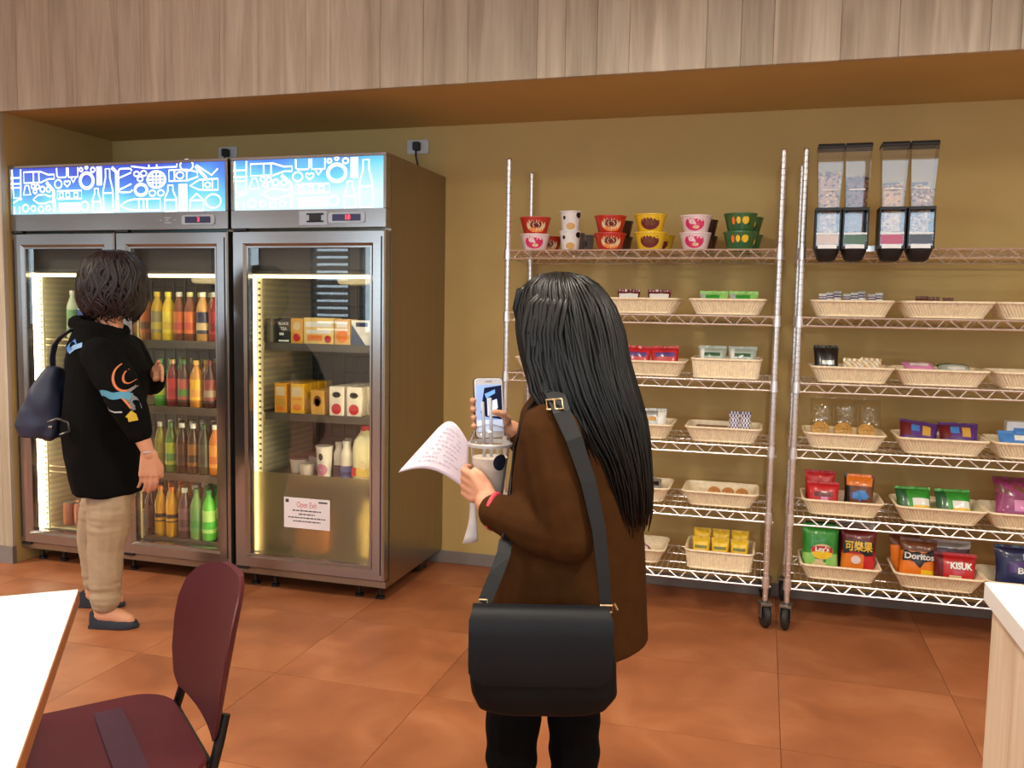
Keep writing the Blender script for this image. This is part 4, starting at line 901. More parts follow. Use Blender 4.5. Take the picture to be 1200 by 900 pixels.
# drink cartons in ranks
z = .8455
cart = [(-2.262, .064, .145, 'gold tea carton', gl('carton gold', (226, 160, 52)), [('rect', CRM, 0, .105, .024, .022), ('rect', GO, 0, .05, .026, .018), ('oval', OR, 0, .02, .02, .012)]),
        (-2.170, .070, .145, 'yellow tea carton', gl('carton yellow', (240, 182, 40)), [('rect', CRM, 0, .105, .028, .022), ('rect', OR, 0, .07, .028, .003), ('oval', OR, 0, .03, .024, .016)]),
        (-2.060, .068, .118, 'short tan carton with dark arch print', gl('carton tan', (216, 164, 76)), [('oval', BR, 0, .065, .02, .027), ('oval', GO, 0, .06, .014, .018)]),
        (-1.958, .076, .140, 'white and red carton nearer the tan one', gl('carton white', (236, 222, 206)), [('oval', RD, 0, .032, .026, .026), ('oval', BK_, .0, .10, .022, .014), ('oval', WH, .004, .10, .012, .008)]),
        (-1.866, .076, .140, 'white and red carton near the door edge', gl('carton white', (236, 222, 206)), [('oval', RD, 0, .032, .026, .026), ('oval', BK_, .0, .10, .022, .014), ('oval', WH, .004, .10, .012, .008)])]
for x_, w, h, lab, mm, pr in cart:
    for q in range(4):
        box_item('drink_carton', lab+(', front of its rank' if q == 0 else ', behind the front of its rank'), 'carton', (x_+.004*q, 3.750+.068*q, z), (w, .062, h), mm, pr if q == 0 else (), group='drink cartons on the fridge shelf')
# dairy shelf
z = .5355
tubm = gl('tub white', (222, 206, 196)); tubp = gl('tub lid mauve', (120, 80, 84))
def tub(x_, y, lab, r, h, lm):
    o = tag(MB().lathe([(.001, 0), (r*.8, 0), (r, h), (.001, h)], 18).build('dessert_tub', tubm, None, .8, loc=(x_, y, z)), lab, 'tub', 'dessert tubs')
    MB().lathe([(.001, h), (r*1.06, h), (r*1.06, h+.006), (.001, h+.007)], 18).build('lid', lm, o, .8)
tub(-2.225, 3.83, 'white dessert tub with mauve lid beside the ribbed wall', .046, .068, tubp); tub(-2.150, 3.775, 'small white dessert tub with clear lid in front', .040, .05, gl('lid pale', (206, 198, 184)))
tub(-2.13, 3.90, 'mauve lidded tub behind the small white tub', .046, .075, tubp); tub(-2.21, 3.94, 'mauve lidded tub nearest the back of dairy shelf', .046, .07, tubp)
o = tag(MB().lathe([(.001, 0), (.032, 0), (.042, .145), (.044, .15), (.001, .15)], 20).build('yogurt_cup', gl('cup bright white', (240, 232, 220)), None, .8, loc=(-2.052, 3.775, z)), 'tall white drinking yogurt cup with pink base', 'yogurt cup')
mb = MB(); cone_patch(mb, .032, .042, .145, .10, .018, .3); mb.build('printed_label', BK_, o); mb = MB(); cone_patch(mb, .032, .042, .145, .035, .03, .9); mb.build('printed_label', gl('print rosy', (206, 130, 160)), o)
bottle(-1.985, 3.80, z, .17, .028, (226, 214, 196), ((70, 40, 60), (60, 36, 60)), (206, 196, 180), 'cream yogurt bottle with plum base', 'yogurt bottles', neck=.62, lz=(.02, .34), nm='yogurt_bottle')
bottle(-1.930, 3.775, z, .182, .031, (236, 226, 206), ((84, 104, 160), (50, 60, 110)), (216, 206, 196), 'cream yogurt bottle with blue base', 'yogurt bottles', neck=.62, lz=(.02, .34), nm='yogurt_bottle')
bottle(-1.975, 3.88, z, .18, .028, (200, 190, 172), ((70, 40, 60), (60, 36, 60)), (206, 196, 180), 'cream yogurt bottle behind the plum one', 'yogurt bottles', neck=.62, lz=(.02, .34), nm='yogurt_bottle')
mb = MB().loft([ell(0, 0, q, a, c_, 0, 20, 3) for q, a, c_ in ((0, .052, .052), (.006, .056, .056), (.15, .056, .056), (.19, .05, .05), (.222, .028, .028), (.232, .022, .022), (.24, .022, .022))])
o = tag(mb.build('milk_jug', gl('milk cream', (240, 228, 178)), None, .8, loc=(-1.836, 3.785, z)), 'cream milk jug with red cap', 'milk jug')
MB().lathe([(.001, .236), (.024, .236), (.024, .262), (.001, .263)], 16).build('cap', RD, o, .7)
mb = MB().box(-.045, .045, -.0575, -.056, .018, .062); mb.cur = 1; mb.box(-.046, -.022, -.0578, -.056, .02, .062); mb.cur = 2; mb.prism(arc(.012, .075, .022, n=16), -.0582, -.0562)
mb.build('printed_label', [gl('label straw', (226, 190, 90)), RD, gl('label pale', (230, 210, 160))], o)
# behind the frosted film
z = .1705
box_item('juice_box', 'orange carton blurred behind the frosted door film', 'carton', (-2.09, 3.74, z), (.15, .10, .19), gl('box orange', (240, 150, 40)))
bottle(-1.80, 3.73, z, .27, .05, (240, 226, 170), None, (240, 226, 170), 'pale jug blurred behind the frosted door film', 'blurred stock', nm='juice_jug')
# ------------------------------------------------------------------ cereal dispensers hung on the front of the second rack
acr = glass_mat('clear acrylic', (.96, .97, .98), 2.2, 1.5, .02)
def dispenser(x_, label, cer, fill, stripe, tagm):
    T = thing('cereal_dispenser', label, 'dispenser', (x_, 3.795, 1.583), 0, 'cereal dispensers')
    w = .052
    def tr(z): return .039+.0115*(z-.20)/.25
    # hopper: tapered square tube, open walls
    def sq(z, d=0): k = tr(z)-d; return [(-k, -k*.9, z), (k, -k*.9, z), (k, k*.9, z), (-k, k*.9, z)]
    MB().loft([sq(.20), sq(.45)], cap=False).build('hopper', acr, T)
    MB().loft([[(-.0505, -.05, .45), (.0505, -.05, .45), (.0505, .05, .45), (-.0505, .05, .45)], [(-.0515, -.052, .456), (.0515, -.052, .456), (.0515, .052, .456), (-.0515, .052, .456)], [(-.05, -.047, .468), (.05, -.047, .468), (.05, .047, .468), (-.05, .047, .468)]]).build('lid', black_p, T, bevel=.002)
    mb = MB().box(-.050, -.042, -.052, .05, .055, .21).box(.042, .050, -.052, .05, .055, .21).box(-.05, .05, -.055, .05, .200, .214).box(-.05, .05, .042, .05, .055, .21).box(-.05, .05, -.055, .045, .048, .06)
    fr = mb.build('bin_frame', black_p, T, bevel=.002)
    MB().box(-.043, .043, -.0535, -.0515, .06, .20).build('bin_window', acr, fr)
    MB().loft([ell(0, -.005, .0, .026, .03, 0, 20, 3), ell(0, -.005, .008, .036, .04, 0, 20, 3), ell(0, -.005, .035, .046, .05, 0, 20, 3), ell(0, -.005, .05, .05, .055, 0, 20, 3)]).build('scoop_tray', black_p, T, smooth=.8)
    MB().box(-.044, .044, -.056, -.0535, .106, .113).box(-.036, .036, -.056, -.0535, .050, .066).build('white_strip', WH, T)
    MB().box(-.041, .041, -.0550, -.0536, .068, .104).build('name_card', tagm, T)
    MB().box(-.03, .03, -.0475, -.045, .282, .287).build('fill_line', WH, T)
    # contents
    rr = random.Random(int(x_*1000)); mb = MB().loft([sq(.065, .008), sq(.19, .008), sq(fill-.02, .008)])
    for i in range(210):
        z = rr.uniform(.07, fill); k = tr(max(z, .2))-.009; side = rr.random()
        if side < .6: p = (rr.uniform(-k, k), -k*.9, z)
        elif side < .75: p = (-k, rr.uniform(-k, k)*.9, z)
        elif side < .9: p = (k, rr.uniform(-k, k)*.9, z)
        else: p = (rr.uniform(-k, k), rr.uniform(-k, k)*.8, fill-.015+rr.uniform(0, .01))
        mb.cur = rr.choice([0, 0, 1, 2]); mb.ball(p, rr.uniform(.005, .009), rr.uniform(.004, .007), rr.uniform(.004, .007), 6, 4, None)
    o = mb.build('cereal', cer, T, .9); o['kind'] = 'stuff'
    MB().box(-.02, .02, .05, .075, .045, .30).box(-.03, .03, .043, .052, .02, .32).build('back_bracket', black_p, T, bevel=.002)
c1 = [gl('cereal tan', (176, 120, 64), .8), gl('cereal cream', (222, 184, 128), .8), gl('cereal dark', (92, 54, 30), .8)]
c2 = [gl('cereal red brown', (124, 72, 48), .8), gl('cereal maroon', (96, 52, 40), .8), gl('cereal cocoa', (70, 42, 30), .8)]
c3 = [gl('cereal gold', (206, 150, 72), .8), gl('cereal straw', (226, 186, 110), .8), gl('cereal rust', (146, 80, 40), .8)]
dispenser(.229, 'clear cereal dispenser of mixed granola with white name card, beside the post', c1, .36, WH, gl('card pale', (214, 196, 186)))
dispenser(.333, 'clear cereal dispenser of red brown flakes with green name card', c2, .34, WH, gl('card green', (66, 100, 54)))
dispenser(.469, 'clear cereal dispenser of golden flakes with pink name card', c3, .30, WH, gl('card pink', (190, 60, 96)))
dispenser(.575, 'clear cereal dispenser of brown clusters with dark name card', c1, .30, WH, gl('card dark', (58, 54, 60)))
mb = MB().box(.185, .60, 3.846, 3.8495, 1.628, 1.652)
tag(mb.build('dispenser_rail', chrome_m, None, bevel=.001), 'flat chrome bar joining the cereal dispensers to the shelf edge', 'rail')
# ------------------------------------------------------------------ table, chair, counter
tw = mat('white laminate', (244, 242, 238), .35, var=.02); edge_m = mat('brown edge band', (150, 92, 52), .5); metal_b = mat('black tube', (16, 15, 16), .4, .3)
T = thing('cafe_table', 'white cafe table with brown edge beside the burgundy chair', 'table', (-1.412, 1.503, 0), math.atan2(-.795, .607))
MB().box(.002, 1.198, -.698, -.002, .722, .74).build('table_top', tw, T, bevel=.001, seg=1)
MB().box(0, 1.2, -.7, 0, .708, .7385).build('edge_band', edge_m, T, bevel=.001, seg=1)
MB().cyl((.6, -.35, .03), (.6, -.35, .71), .035).box(.35, .85, -.5, -.2, .695, .709).build('pedestal', metal_b, T)
MB().lathe([(.001, 0), (.27, 0), (.27, .008), (.06, .03), (.001, .03)], 28, Matrix.Translation((.6, -.35, 0))).build('foot_plate', metal_b, T, .6)
plum = mat('burgundy shell plastic', (76, 23, 32), .5, spec=.3, var=.05, scale=3, bump=.06, bscale=300)
def chair():
    T = thing('shell_chair', 'burgundy plastic shell chair with black tube legs at the white table', 'chair', (-1.29, 1.41, 0), math.radians(139.5))
    # backrest: shaped plate, curved across and leaning back
    def half(t): # half width against height fraction
        pts = [(0, .155), (.06, .185), (.25, .206), (.5, .212), (.65, .208), (.8, .192), (.9, .162), (.96, .125), (1, .07)]
        for (a, b), (c, d) in zip(pts, pts[1:]):
            if a <= t <= c: return b+(d-b)*(t-a)/(c-a)
        return .06
    ny, nx = 26, 16; vs = []; fs = []
    for th in (0, -.014):
        for j in range(ny+1):
            t = j/ny; hw = half(t)
            for i in range(nx+1):
                u = -1+2*i/nx; x_ = u*hw
                y = -.205-.075*t**1.15+.055*(x_/.21)**2*(.4+.6*t)
                vs.append((x_, y+th*(1-.75*abs(u)**8), .475+.305*t))
    q = (ny+1)*(nx+1)
    for s_ in (0, 1):
        for j in range(ny):
            for i in range(nx): a = s_*q+j*(nx+1)+i; fs.append((a, a+1, a+nx+2, a+nx+1))
    for j in range(ny):
        for i in (0, nx): a = j*(nx+1)+i; fs.append((a, a+nx+1, q+a+nx+1, q+a))
    for i in range(nx):
        for j in (0, ny): a = j*(nx+1)+i; fs.append((a, a+1, q+a+1, q+a))
    MB().add(vs, fs).build('backrest', plum, T, .9)
    # seat: dished rounded plate
    def seat_ring(z, d):
        return [(x_, y, z) for x_, y in [(p[0], p[1]) for p in rrect(-.225+d, .225-d, -.185+d, .235-d, .09-d*.6, 6)]]
    MB().loft([seat_ring(.428, .03), seat_ring(.432, .006), seat_ring(.442, .0), seat_ring(.448, .006), seat_ring(.445, .05), seat_ring(.440, .10)]).build('seat', plum, T, .7)
    MB().box(-.17, .17, -.075, -.015, .440, .4452).build('seat_stripe', mat('dark burgundy stripe', (60, 24, 44), .4), T)
    for s_ in (-1, 1):
        MB().tube([(s_*.20, .19, 0), (s_*.17, .16, .425)], .011, 10).build('leg', metal_b, T, 1)
        MB().tube([(s_*.21, -.25, 0), (s_*.165, -.19, .42), (s_*.160, -.205, .47), (s_*.150, -.221, .525)], .011, 10).build('leg', metal_b, T, 1)
    MB().tube([(-.17, .15, .42), (.17, .15, .42)], .009, 8).tube([(-.165, -.19, .42), (.165, -.19, .42)], .009, 8).tube([(-.165, -.18, .42), (-.17, .15, .42)], .009, 8).tube([(.165, -.18, .42), (.17, .15, .42)], .009, 8).build('seat_frame', metal_b, T, 1)
chair()
cwood = wood_mat('counter oak', (206, 180, 150), (240, 224, 200), (230, 210, 182), .8, .03)
T = thing('service_counter', 'pale wood service counter with white top', 'counter', (.40, .0, 0))
MB().box(0, .75, -.9, 1.645, 0, .855).build('counter_body', cwood, T, bevel=.002)
MB().box(.006, .74, -.89, 1.638, .855, .866).build('shadow_gap', dark_m, T)
MB().box(-.012, .77, -.92, 1.658, .866, .90).build('counter_top', tw, T, bevel=.002)
# ------------------------------------------------------------------ people
skin = mat('skin', (206, 148, 116), .5, var=.05, scale=20, spec=.35)
eyew = mat('eye white', (225, 222, 216), .25); iris = mat('dark iris', (28, 18, 14), .2); lipm = mat('lips', (160, 82, 74), .45)
def head_shapes(mb, M):
    def B(c, *r): mb.ball(c, *r, n=18, k=12, M=M)
    def Lm(pts):
        q = [(*(M @ Vector(p[:3])), p[3]) for p in pts]; mb.limb(q)
    B((0, .012, .022), .072, .088, .092); B((0, -.02, -.035), .060, .066, .070); B((0, -.045, -.080), .034, .034, .030)
    Lm([(0, -.079, .005, .008), (0, -.095, -.022, .0105), (0, -.088, -.034, .011)])
    B((0, -.079, -.056), .022, .011, .009); B((-.030, -.058, .026), .026, .018, .010); B((.030, -.058, .026), .026, .018, .010)
    for s_ in (-1, 1): B((s_*.074, .015, -.008), .009, .018, .030); B((s_*.036, -.055, -.03), .024, .02, .022)
    Lm([(0, .02, -.05, .050), (0, .028, -.12, .050), (0, .03, -.19, .056)])
def head_parts(T, M):
    for s_ in (-1, 1):
        MB().ball((s_*.030, -.068, .002), .0115, n=12, k=8, M=M).build('eye', eyew, T, 3)
        MB().ball((s_*.030, -.0765, .002), .0055, .0035, .0055, n=10, k=6, M=M).build('iris', iris, T, 3)
        mb = MB(); mb.tube([M @ Vector(p) for p in ((s_*.014, -.081, .026), (s_*.03, -.079, .031), (s_*.046, -.07, .027))], [.002, .0026, .0015], 5); mb.build('eyebrow', iris, T, 3)
    MB().ball((0, -.0885, -.056), .017, .0045, .0065, n=12, k=6, M=M).build('lips', lipm, T, 3)
def wrinkle(a, sc, st=(1, 1, 1)):
    return lambda co, n: a*(noise.noise(Vector((co.x*sc*st[0], co.y*sc*st[1], co.z*sc*st[2])))+.5*noise.noise(Vector((co.x*sc*2.3*st[0]+5, co.y*sc*2.3*st[1], co.z*sc*2.3*st[2]))))
def locks(mb, path_fn, n, r0, rng, seg=10, wav=.006, freq=3., n_side=5, ends=(.82, 1.0)):
    for i in range(n):
        a = (i+rng.uniform(-.4, .4))/n; t1 = rng.uniform(*ends); ph = rng.uniform(0, 6.28); am = wav*rng.uniform(.5, 1.4); r = r0*rng.uniform(.7, 1.3); k0 = rng.uniform(.0, .25) if i % 3 else 0
        P = []; R = []
        for s_ in range(seg+1):
            t = k0+(t1-k0)*s_/seg; p = Vector(path_fn(a, t)); q = Vector(path_fn(a+.01, t))-p
            q = q.normalized() if q.length > 1e-6 else Vector((1, 0, 0))
            p = p+q*am*math.sin(freq*2*PI*t+ph)+Vector((0, 0, 0))
            P.append(p); R.append(max(.0008, r*(1-.75*(s_/seg)**3)*(.35+.65*min(1, s_*3/seg))))
        mb.tube(P, R, n_side)
def rings_path(rings):
    """(angle fraction, height fraction) -> point on a stack of ellipse rings (z, cx, cy, rx, ry)"""
    def f(a, t):
        s_ = t*(len(rings)-1); i = min(int(s_), len(rings)-2); u = s_-i; A_, B_ = rings[i], rings[i+1]
        z, cx, cy, rx, ry = [A_[k]+(B_[k]-A_[k])*u for k in range(5)]
        return (cx+rx*math.cos(2*PI*a), cy+ry*math.sin(2*PI*a), z)
    return f
def hand_down(mb, w, d, up_, side, curl):
    """relaxed hand hanging from wrist w along d; side = across the knuckles towards the thumb, curl = direction fingertips bend"""
    w, d, side, curl = Vector(w), Vector(d).normalized(), Vector(side).normalized(), Vector(curl).normalized()
    for k, u in enumerate((-.030, -.010, .010, .030)):
        a = w+side*u*.55; b = w+d*.085+side*u; mb.limb([(*a, .017), (*b, .0125)])
        L = (.058, .074, .080, .070)[k]; r = (.0075, .0085, .009, .0085)[k]
        p1 = b+d*L*.45+curl*.006; p2 = b+d*L*.8+curl*.022; p3 = b+d*L*.98+curl*.036
        mb.limb([(*b, r+.0015), (*p1, r), (*p2, r*.93), (*p3, r*.8)])
    a = w+d*.02+side*.022; b = w+d*.058+side*.048+curl*.008; c = w+d*.095+side*.054+curl*.02; mb.limb([(*a, .015), (*b, .0115), (*c, .009)])
# ---- shopper in black tunic by the double fridge ------------------------------------------------
R0 = Vector((math.cos(YAW), math.sin(YAW), 0)); F0 = Vector((-math.sin(YAW), math.cos(YAW), 0))
def shopper():
    T = thing('person', 'person in black printed tunic and beige trousers looking into the double fridge', 'person', R0*-1.70+F0*3.6, YAW)
    HM = Matrix.Translation((.035, .03, 1.455)) @ Matrix.Rotation(math.radians(142), 4, 'Z')
    mb = MB(); head_shapes(mb, HM)
    mb.loft([ell(-.01, .03, z, rx, ry) for z, rx, ry in ((1.28, .06, .07), (1.2, .10, .15), (1.0, .12, .16), (.8, .12, .16), (.62, .09, .12))])
    mb.limb([(.03, -.12, 1.16, .05), (.16, -.185, .95, .042), (.222, -.185, .84, .033), (.252, -.18, .765, .024)])
    hand_down(mb, (.252, -.18, .765), (-.03, .05, -1), None, (.9, .15, 0), (-.5, .5, 0))
    mb.limb([(.03, .17, 1.16, .05), (.10, .19, 1.00, .042), (.165, .12, 1.06, .03), (.188, .07, 1.085, .024)])
    for k in range(4): mb.limb([(.186, .068-.006*k, 1.095-.016*k, .012), (.212, .045, 1.102-.016*k, .009), (.226, .028, 1.098-.016*k, .008), (.228, .018, 1.088-.015*k, .0072)])
    mb.limb([(.19, .06, 1.085, .013), (.205, .035, 1.118, .0095), (.216, .02, 1.124, .008)])
    for (yy, hx, tx) in ((-.05, -.045, .115), (.20, -.205, -.045)):
        mb.limb([(hx+.055, yy, .42, .055), (hx+.045, yy, .16, .036), (hx+.03, yy, .07, .034)]); mb.limb([(hx+.03, yy, .055, .036), (hx+.09, yy, .048, .034), (tx-.02, yy, .03, .028)])
    link('body', remesh(mb, .0042, 3, None, [skin]), T); head_parts(T, HM)
    # tunic with wide sleeves
    mb = MB().loft([ell(cx, .03, z, rx, ry, 0, 28) for z, cx, rx, ry in ((1.285, -.035, .075, .09), (1.25, -.035, .095, .14), (1.19, -.02, .135, .175), (1.08, -.0, .160, .18), (.96, -.015, .160, .178), (.85, -.035, .158, .185), (.72, -.022, .152, .186), (.62, -.008, .146, .182), (.572, -.004, .142, .178), (.567, -.004, .125, .165))])
    mb.limb([(.045, -.125, 1.15, .078), (.125, -.165, 1.05, .082), (.175, -.185, .955, .070), (.212, -.185, .872, .052), (.220, -.185, .852, .046)])
    mb.limb([(.02, .18, 1.16, .07), (.08, .2, 1.02, .066), (.13, .16, 1.02, .052), (.148, .14, 1.04, .046)])
    mb.tube([(-.035+.088*math.cos(a), .03+.10*math.sin(a), 1.262+.018*math.cos(a+PI)) for a in [2*PI*k/18 for k in range(18)]], .033, 8, closed=True)
    tun = link('tunic', remesh(mb, .007, 5, wrinkle(.006, 9, (1, 1, .6)), [mat('black jersey', (9, 9, 9), .9, var=.15, spec=.12)]), T)
    # print on the near sleeve and shoulder, laid on the cloth by nearest-surface projection
    dg_pts = tun.data
    from mathutils.bvhtree import BVHTree
    bvh = BVHTree.FromPolygons([v.co[:] for v in dg_pts.vertices], [p.vertices[:] for p in dg_pts.polygons])
    def lay(pts, w, m_, nm='sleeve_print', dirn=Vector((0, 1, 0)), off=.0035):
        P = []
        for (x_, z_) in pts:
            h = bvh.ray_cast(Vector((x_, -.6, z_)), dirn)
            if h[0] is not None: P.append((h[0]+h[1]*off if h[1].y < 0 else h[0]-h[1]*off))
        if len(P) < 2: return
        vs = []
        for i, p in enumerate(P):
            d = (P[min(i+1, len(P)-1)]-P[max(i-1, 0)]); d = d.normalized() if d.length else Vector((1, 0, 0)); q = Vector((-d.z, 0, d.x))*w/2
            vs += [p+q, p-q]
        out = []
        for v in vs:
            h = bvh.ray_cast(Vector((v.x, -.6, v.z)), dirn); out.append(Vector((v.x, h[0].y-off, v.z)) if h[0] is not None else v)
        MB().add(out, [(2*i, 2*i+1, 2*i+3, 2*i+2) for i in range(len(P)-1)]).build(nm, m_, tun, 3)
    orm = mat('orange print', (206, 120, 70), .8); grm = mat('grey print', (112, 118, 122), .8); tem = mat('teal print', (84, 150, 176), .8); blm = mat('blue print', (70, 130, 206), .8); yem = mat('yellow print', (206, 172, 50), .8); whm = mat('pale print', (190, 190, 190), .8)
    lay(arc(.182, 1.082, .044, .9, 6.3, 26, .060), .009, orm); lay(arc(.188, 1.080, .018, .0, 6.1, 16, .03), .007, orm)
    lay([(.085+.012*k, 1.012-.0012*k+.004*math.sin(k)) for k in range(11)], .028, tem)
    lay([(.222, 1.085), (.218, 1.065), (.21, 1.04), (.195, 1.02), (.18, 1.012)], .018, grm); lay([(.195, 1.0), (.212, .985), (.222, .965), (.226, .95)], .028, grm); lay([(.175, 1.0), (.20, .97), (.21, .955)], .008, orm)
    lay([(.095, .985), (.105, .955), (.125, .945), (.15, .94), (.18, .942)], .006, whm); lay([(.20, .935), (.212, .925), (.216, .905)], .034, yem)
    lay([(-.10, 1.17), (-.08, 1.185), (-.05, 1.205)], .03, blm); lay([(-.085, 1.165), (-.055, 1.185), (-.02, 1.195)], .02, mat('pale blue print', (140, 180, 220), .8))
    # trousers
    mb = MB().loft([ell(-.01, .06, z, rx, ry) for z, rx, ry in ((.72, .10, .14), (.60, .10, .13), (.52, .08, .12))])
    mb.limb([(.022, -.03, .60, .092), (.022, -.04, .48, .090), (.004, -.045, .34, .074), (.004, -.05, .16, .062), (.0, -.05, .115, .060)])
    mb.limb([(-.045, .14, .60, .092), (-.125, .17, .46, .080), (-.165, .195, .32, .068), (-.155, .20, .16, .060), (-.155, .2, .12, .058)])
    def crease(co, n):
        low = max(0, 1-abs(co.z-.14)/.1)+max(0, 1-abs(co.z-.47)/.09)
        return .0035*noise.noise(co*12)+.0075*low*noise.noise(Vector((co.x*8, co.y*8, co.z*46)))
    link('trousers', remesh(mb, .006, 4, crease, [mat('beige twill', (168, 146, 118), .8, var=.06, scale=40)]), T)
    navy = mat('navy suede', (30, 36, 48), .7)
    for (yy, hx, tx) in ((-.05, -.065, .140), (.20, -.232, -.03)):
        L = tx-hx; R = []
        for u, hw, z1 in ((0, .012, .055), (.04, .026, .07), (.18, .034, .068), (.42, .038, .040), (.62, .043, .034), (.78, .040, .034), (.92, .024, .028), (1, .004, .014)):
            x_ = hx+u*L; R.append([(x_, yy-hw, .004), (x_, yy-hw*1.02, z1*.5), (x_, yy-hw*.8, z1), (x_, yy+hw*.8, z1), (x_, yy+hw*1.02, z1*.5), (x_, yy+hw, .004)])
        sh = MB().loft(R).build('shoe', navy, T, 1.0); MB().box(hx+.004, tx-.02, yy-.03, yy+.03, 0, .006).box(hx, hx+.05, yy-.024, yy+.024, 0, .014).build('sole', rubber_m, sh, bevel=.002)
    # bob of wavy dark hair
    HR = [(1.584, .034, .03, .012, .012), (1.575, .034, .03, .06, .055), (1.545, .030, .03, .102, .098), (1.49, .026, .03, .127, .118), (1.43, .022, .03, .135, .125), (1.385, .022, .03, .135, .124), (1.345, .020, .03, .124, .116), (1.315, .02, .03, .108, .10)]
    mb = MB().loft([ell(cx, cy, z, rx*.965, ry*.965, 0, 26) for z, cx, cy, rx, ry in HR])
    rng = random.Random(11); hb = remesh(mb, .008, 2, wrinkle(.012, 22, (1, 1, .8)), [])
    hm = MB(); hm.add([v.co[:] for v in hb.vertices], [p.vertices[:] for p in hb.polygons])
    pf = rings_path(HR)
    locks(hm, pf, 80, .010, rng, 20, .014, 2.6, ends=(.95, 1.14)); locks(hm, lambda a, t: pf(a+.03*math.sin(9*t), t), 80, .007, rng, 20, .016, 3.3, ends=(.9, 1.2))
    hm.build('hair', mat('wavy dark hair', (27, 13, 13), .45, var=.35, scale=60, spec=.45), T, 3)
    MB().tube([(.25, -.207, .775), (.262, -.2, .776), (.274, -.182, .778), (.27, -.16, .78), (.25, -.152, .78), (.232, -.16, .777), (.229, -.185, .774), (.238, -.204, .774)], .003, 6, closed=True).build('bracelet', SV, T, 3)
    # navy sling bag on her back
    G = thing('shoulder_bag', 'navy cloth bag slung on the back of the person in black', 'bag', R0*-1.70+F0*3.6, YAW)
    RG = []
    for z, x0, x1, w in ((.795, -.30, -.185, .07), (.81, -.345, -.175, .105), (.86, -.362, -.172, .118), (.92, -.345, -.176, .115), (.99, -.305, -.176, .10), (1.05, -.262, -.178, .075), (1.095, -.23, -.18, .045)):
        RG.append(ell((x0+x1)/2, .0, z, (x1-x0)/2, w, 0, 24, 2.5))
    bm_ = mat('navy nylon', (38, 44, 66), .55, var=.12)
    link('bag_body', remesh(MB().loft(RG), .007, 3, lambda co, n: .006*math.sin(38*co.x+22*co.y+6*noise.noise(co*7)), [bm_]), G)
    def strap(pts, w, nm, m_, par):
        mb = MB(); vs = []
        for i, p in enumerate(pts):
            d = Vector(pts[min(i+1, len(pts)-1)])-Vector(pts[max(0, i-1)]); s_ = Vector((0, 1, 0)); s_ = (s_-d.normalized()*s_.dot(d.normalized())).normalized(); nn = d.normalized().cross(s_)
            c = Vector(p); vs.append([tuple(c+s_*w/2+nn*.002), tuple(c-s_*w/2+nn*.002), tuple(c-s_*w/2-nn*.002), tuple(c+s_*w/2-nn*.002)])
        mb.loft(vs).build(nm, m_, par, bevel=.0)
    strap([(-.21, -.02, 1.085), (-.205, -.03, 1.14), (-.188, -.04, 1.19), (-.155, -.05, 1.225), (-.10, -.06, 1.258), (-.05, -.06, 1.272), (.02, -.06, 1.262)], .04, 'strap', bm_, G)
    strap([(-.182, .03, .83), (-.188, .035, .92), (-.19, .04, 1.02), (-.19, .05, 1.12), (-.17, .06, 1.2)], .03, 'strap', bm_, G)
    MB().tube([(-.17, -.145, .88), (-.12, -.165, .90), (-.075, -.168, .885), (-.07, -.168, .85), (-.11, -.168, .835)], .006, 6).tube([(-.16, -.15, .862), (-.14, -.16, .862)], .008, 6).build('buckle', mat('black buckle', (36, 36, 38), .3), G, 1)
shopper()
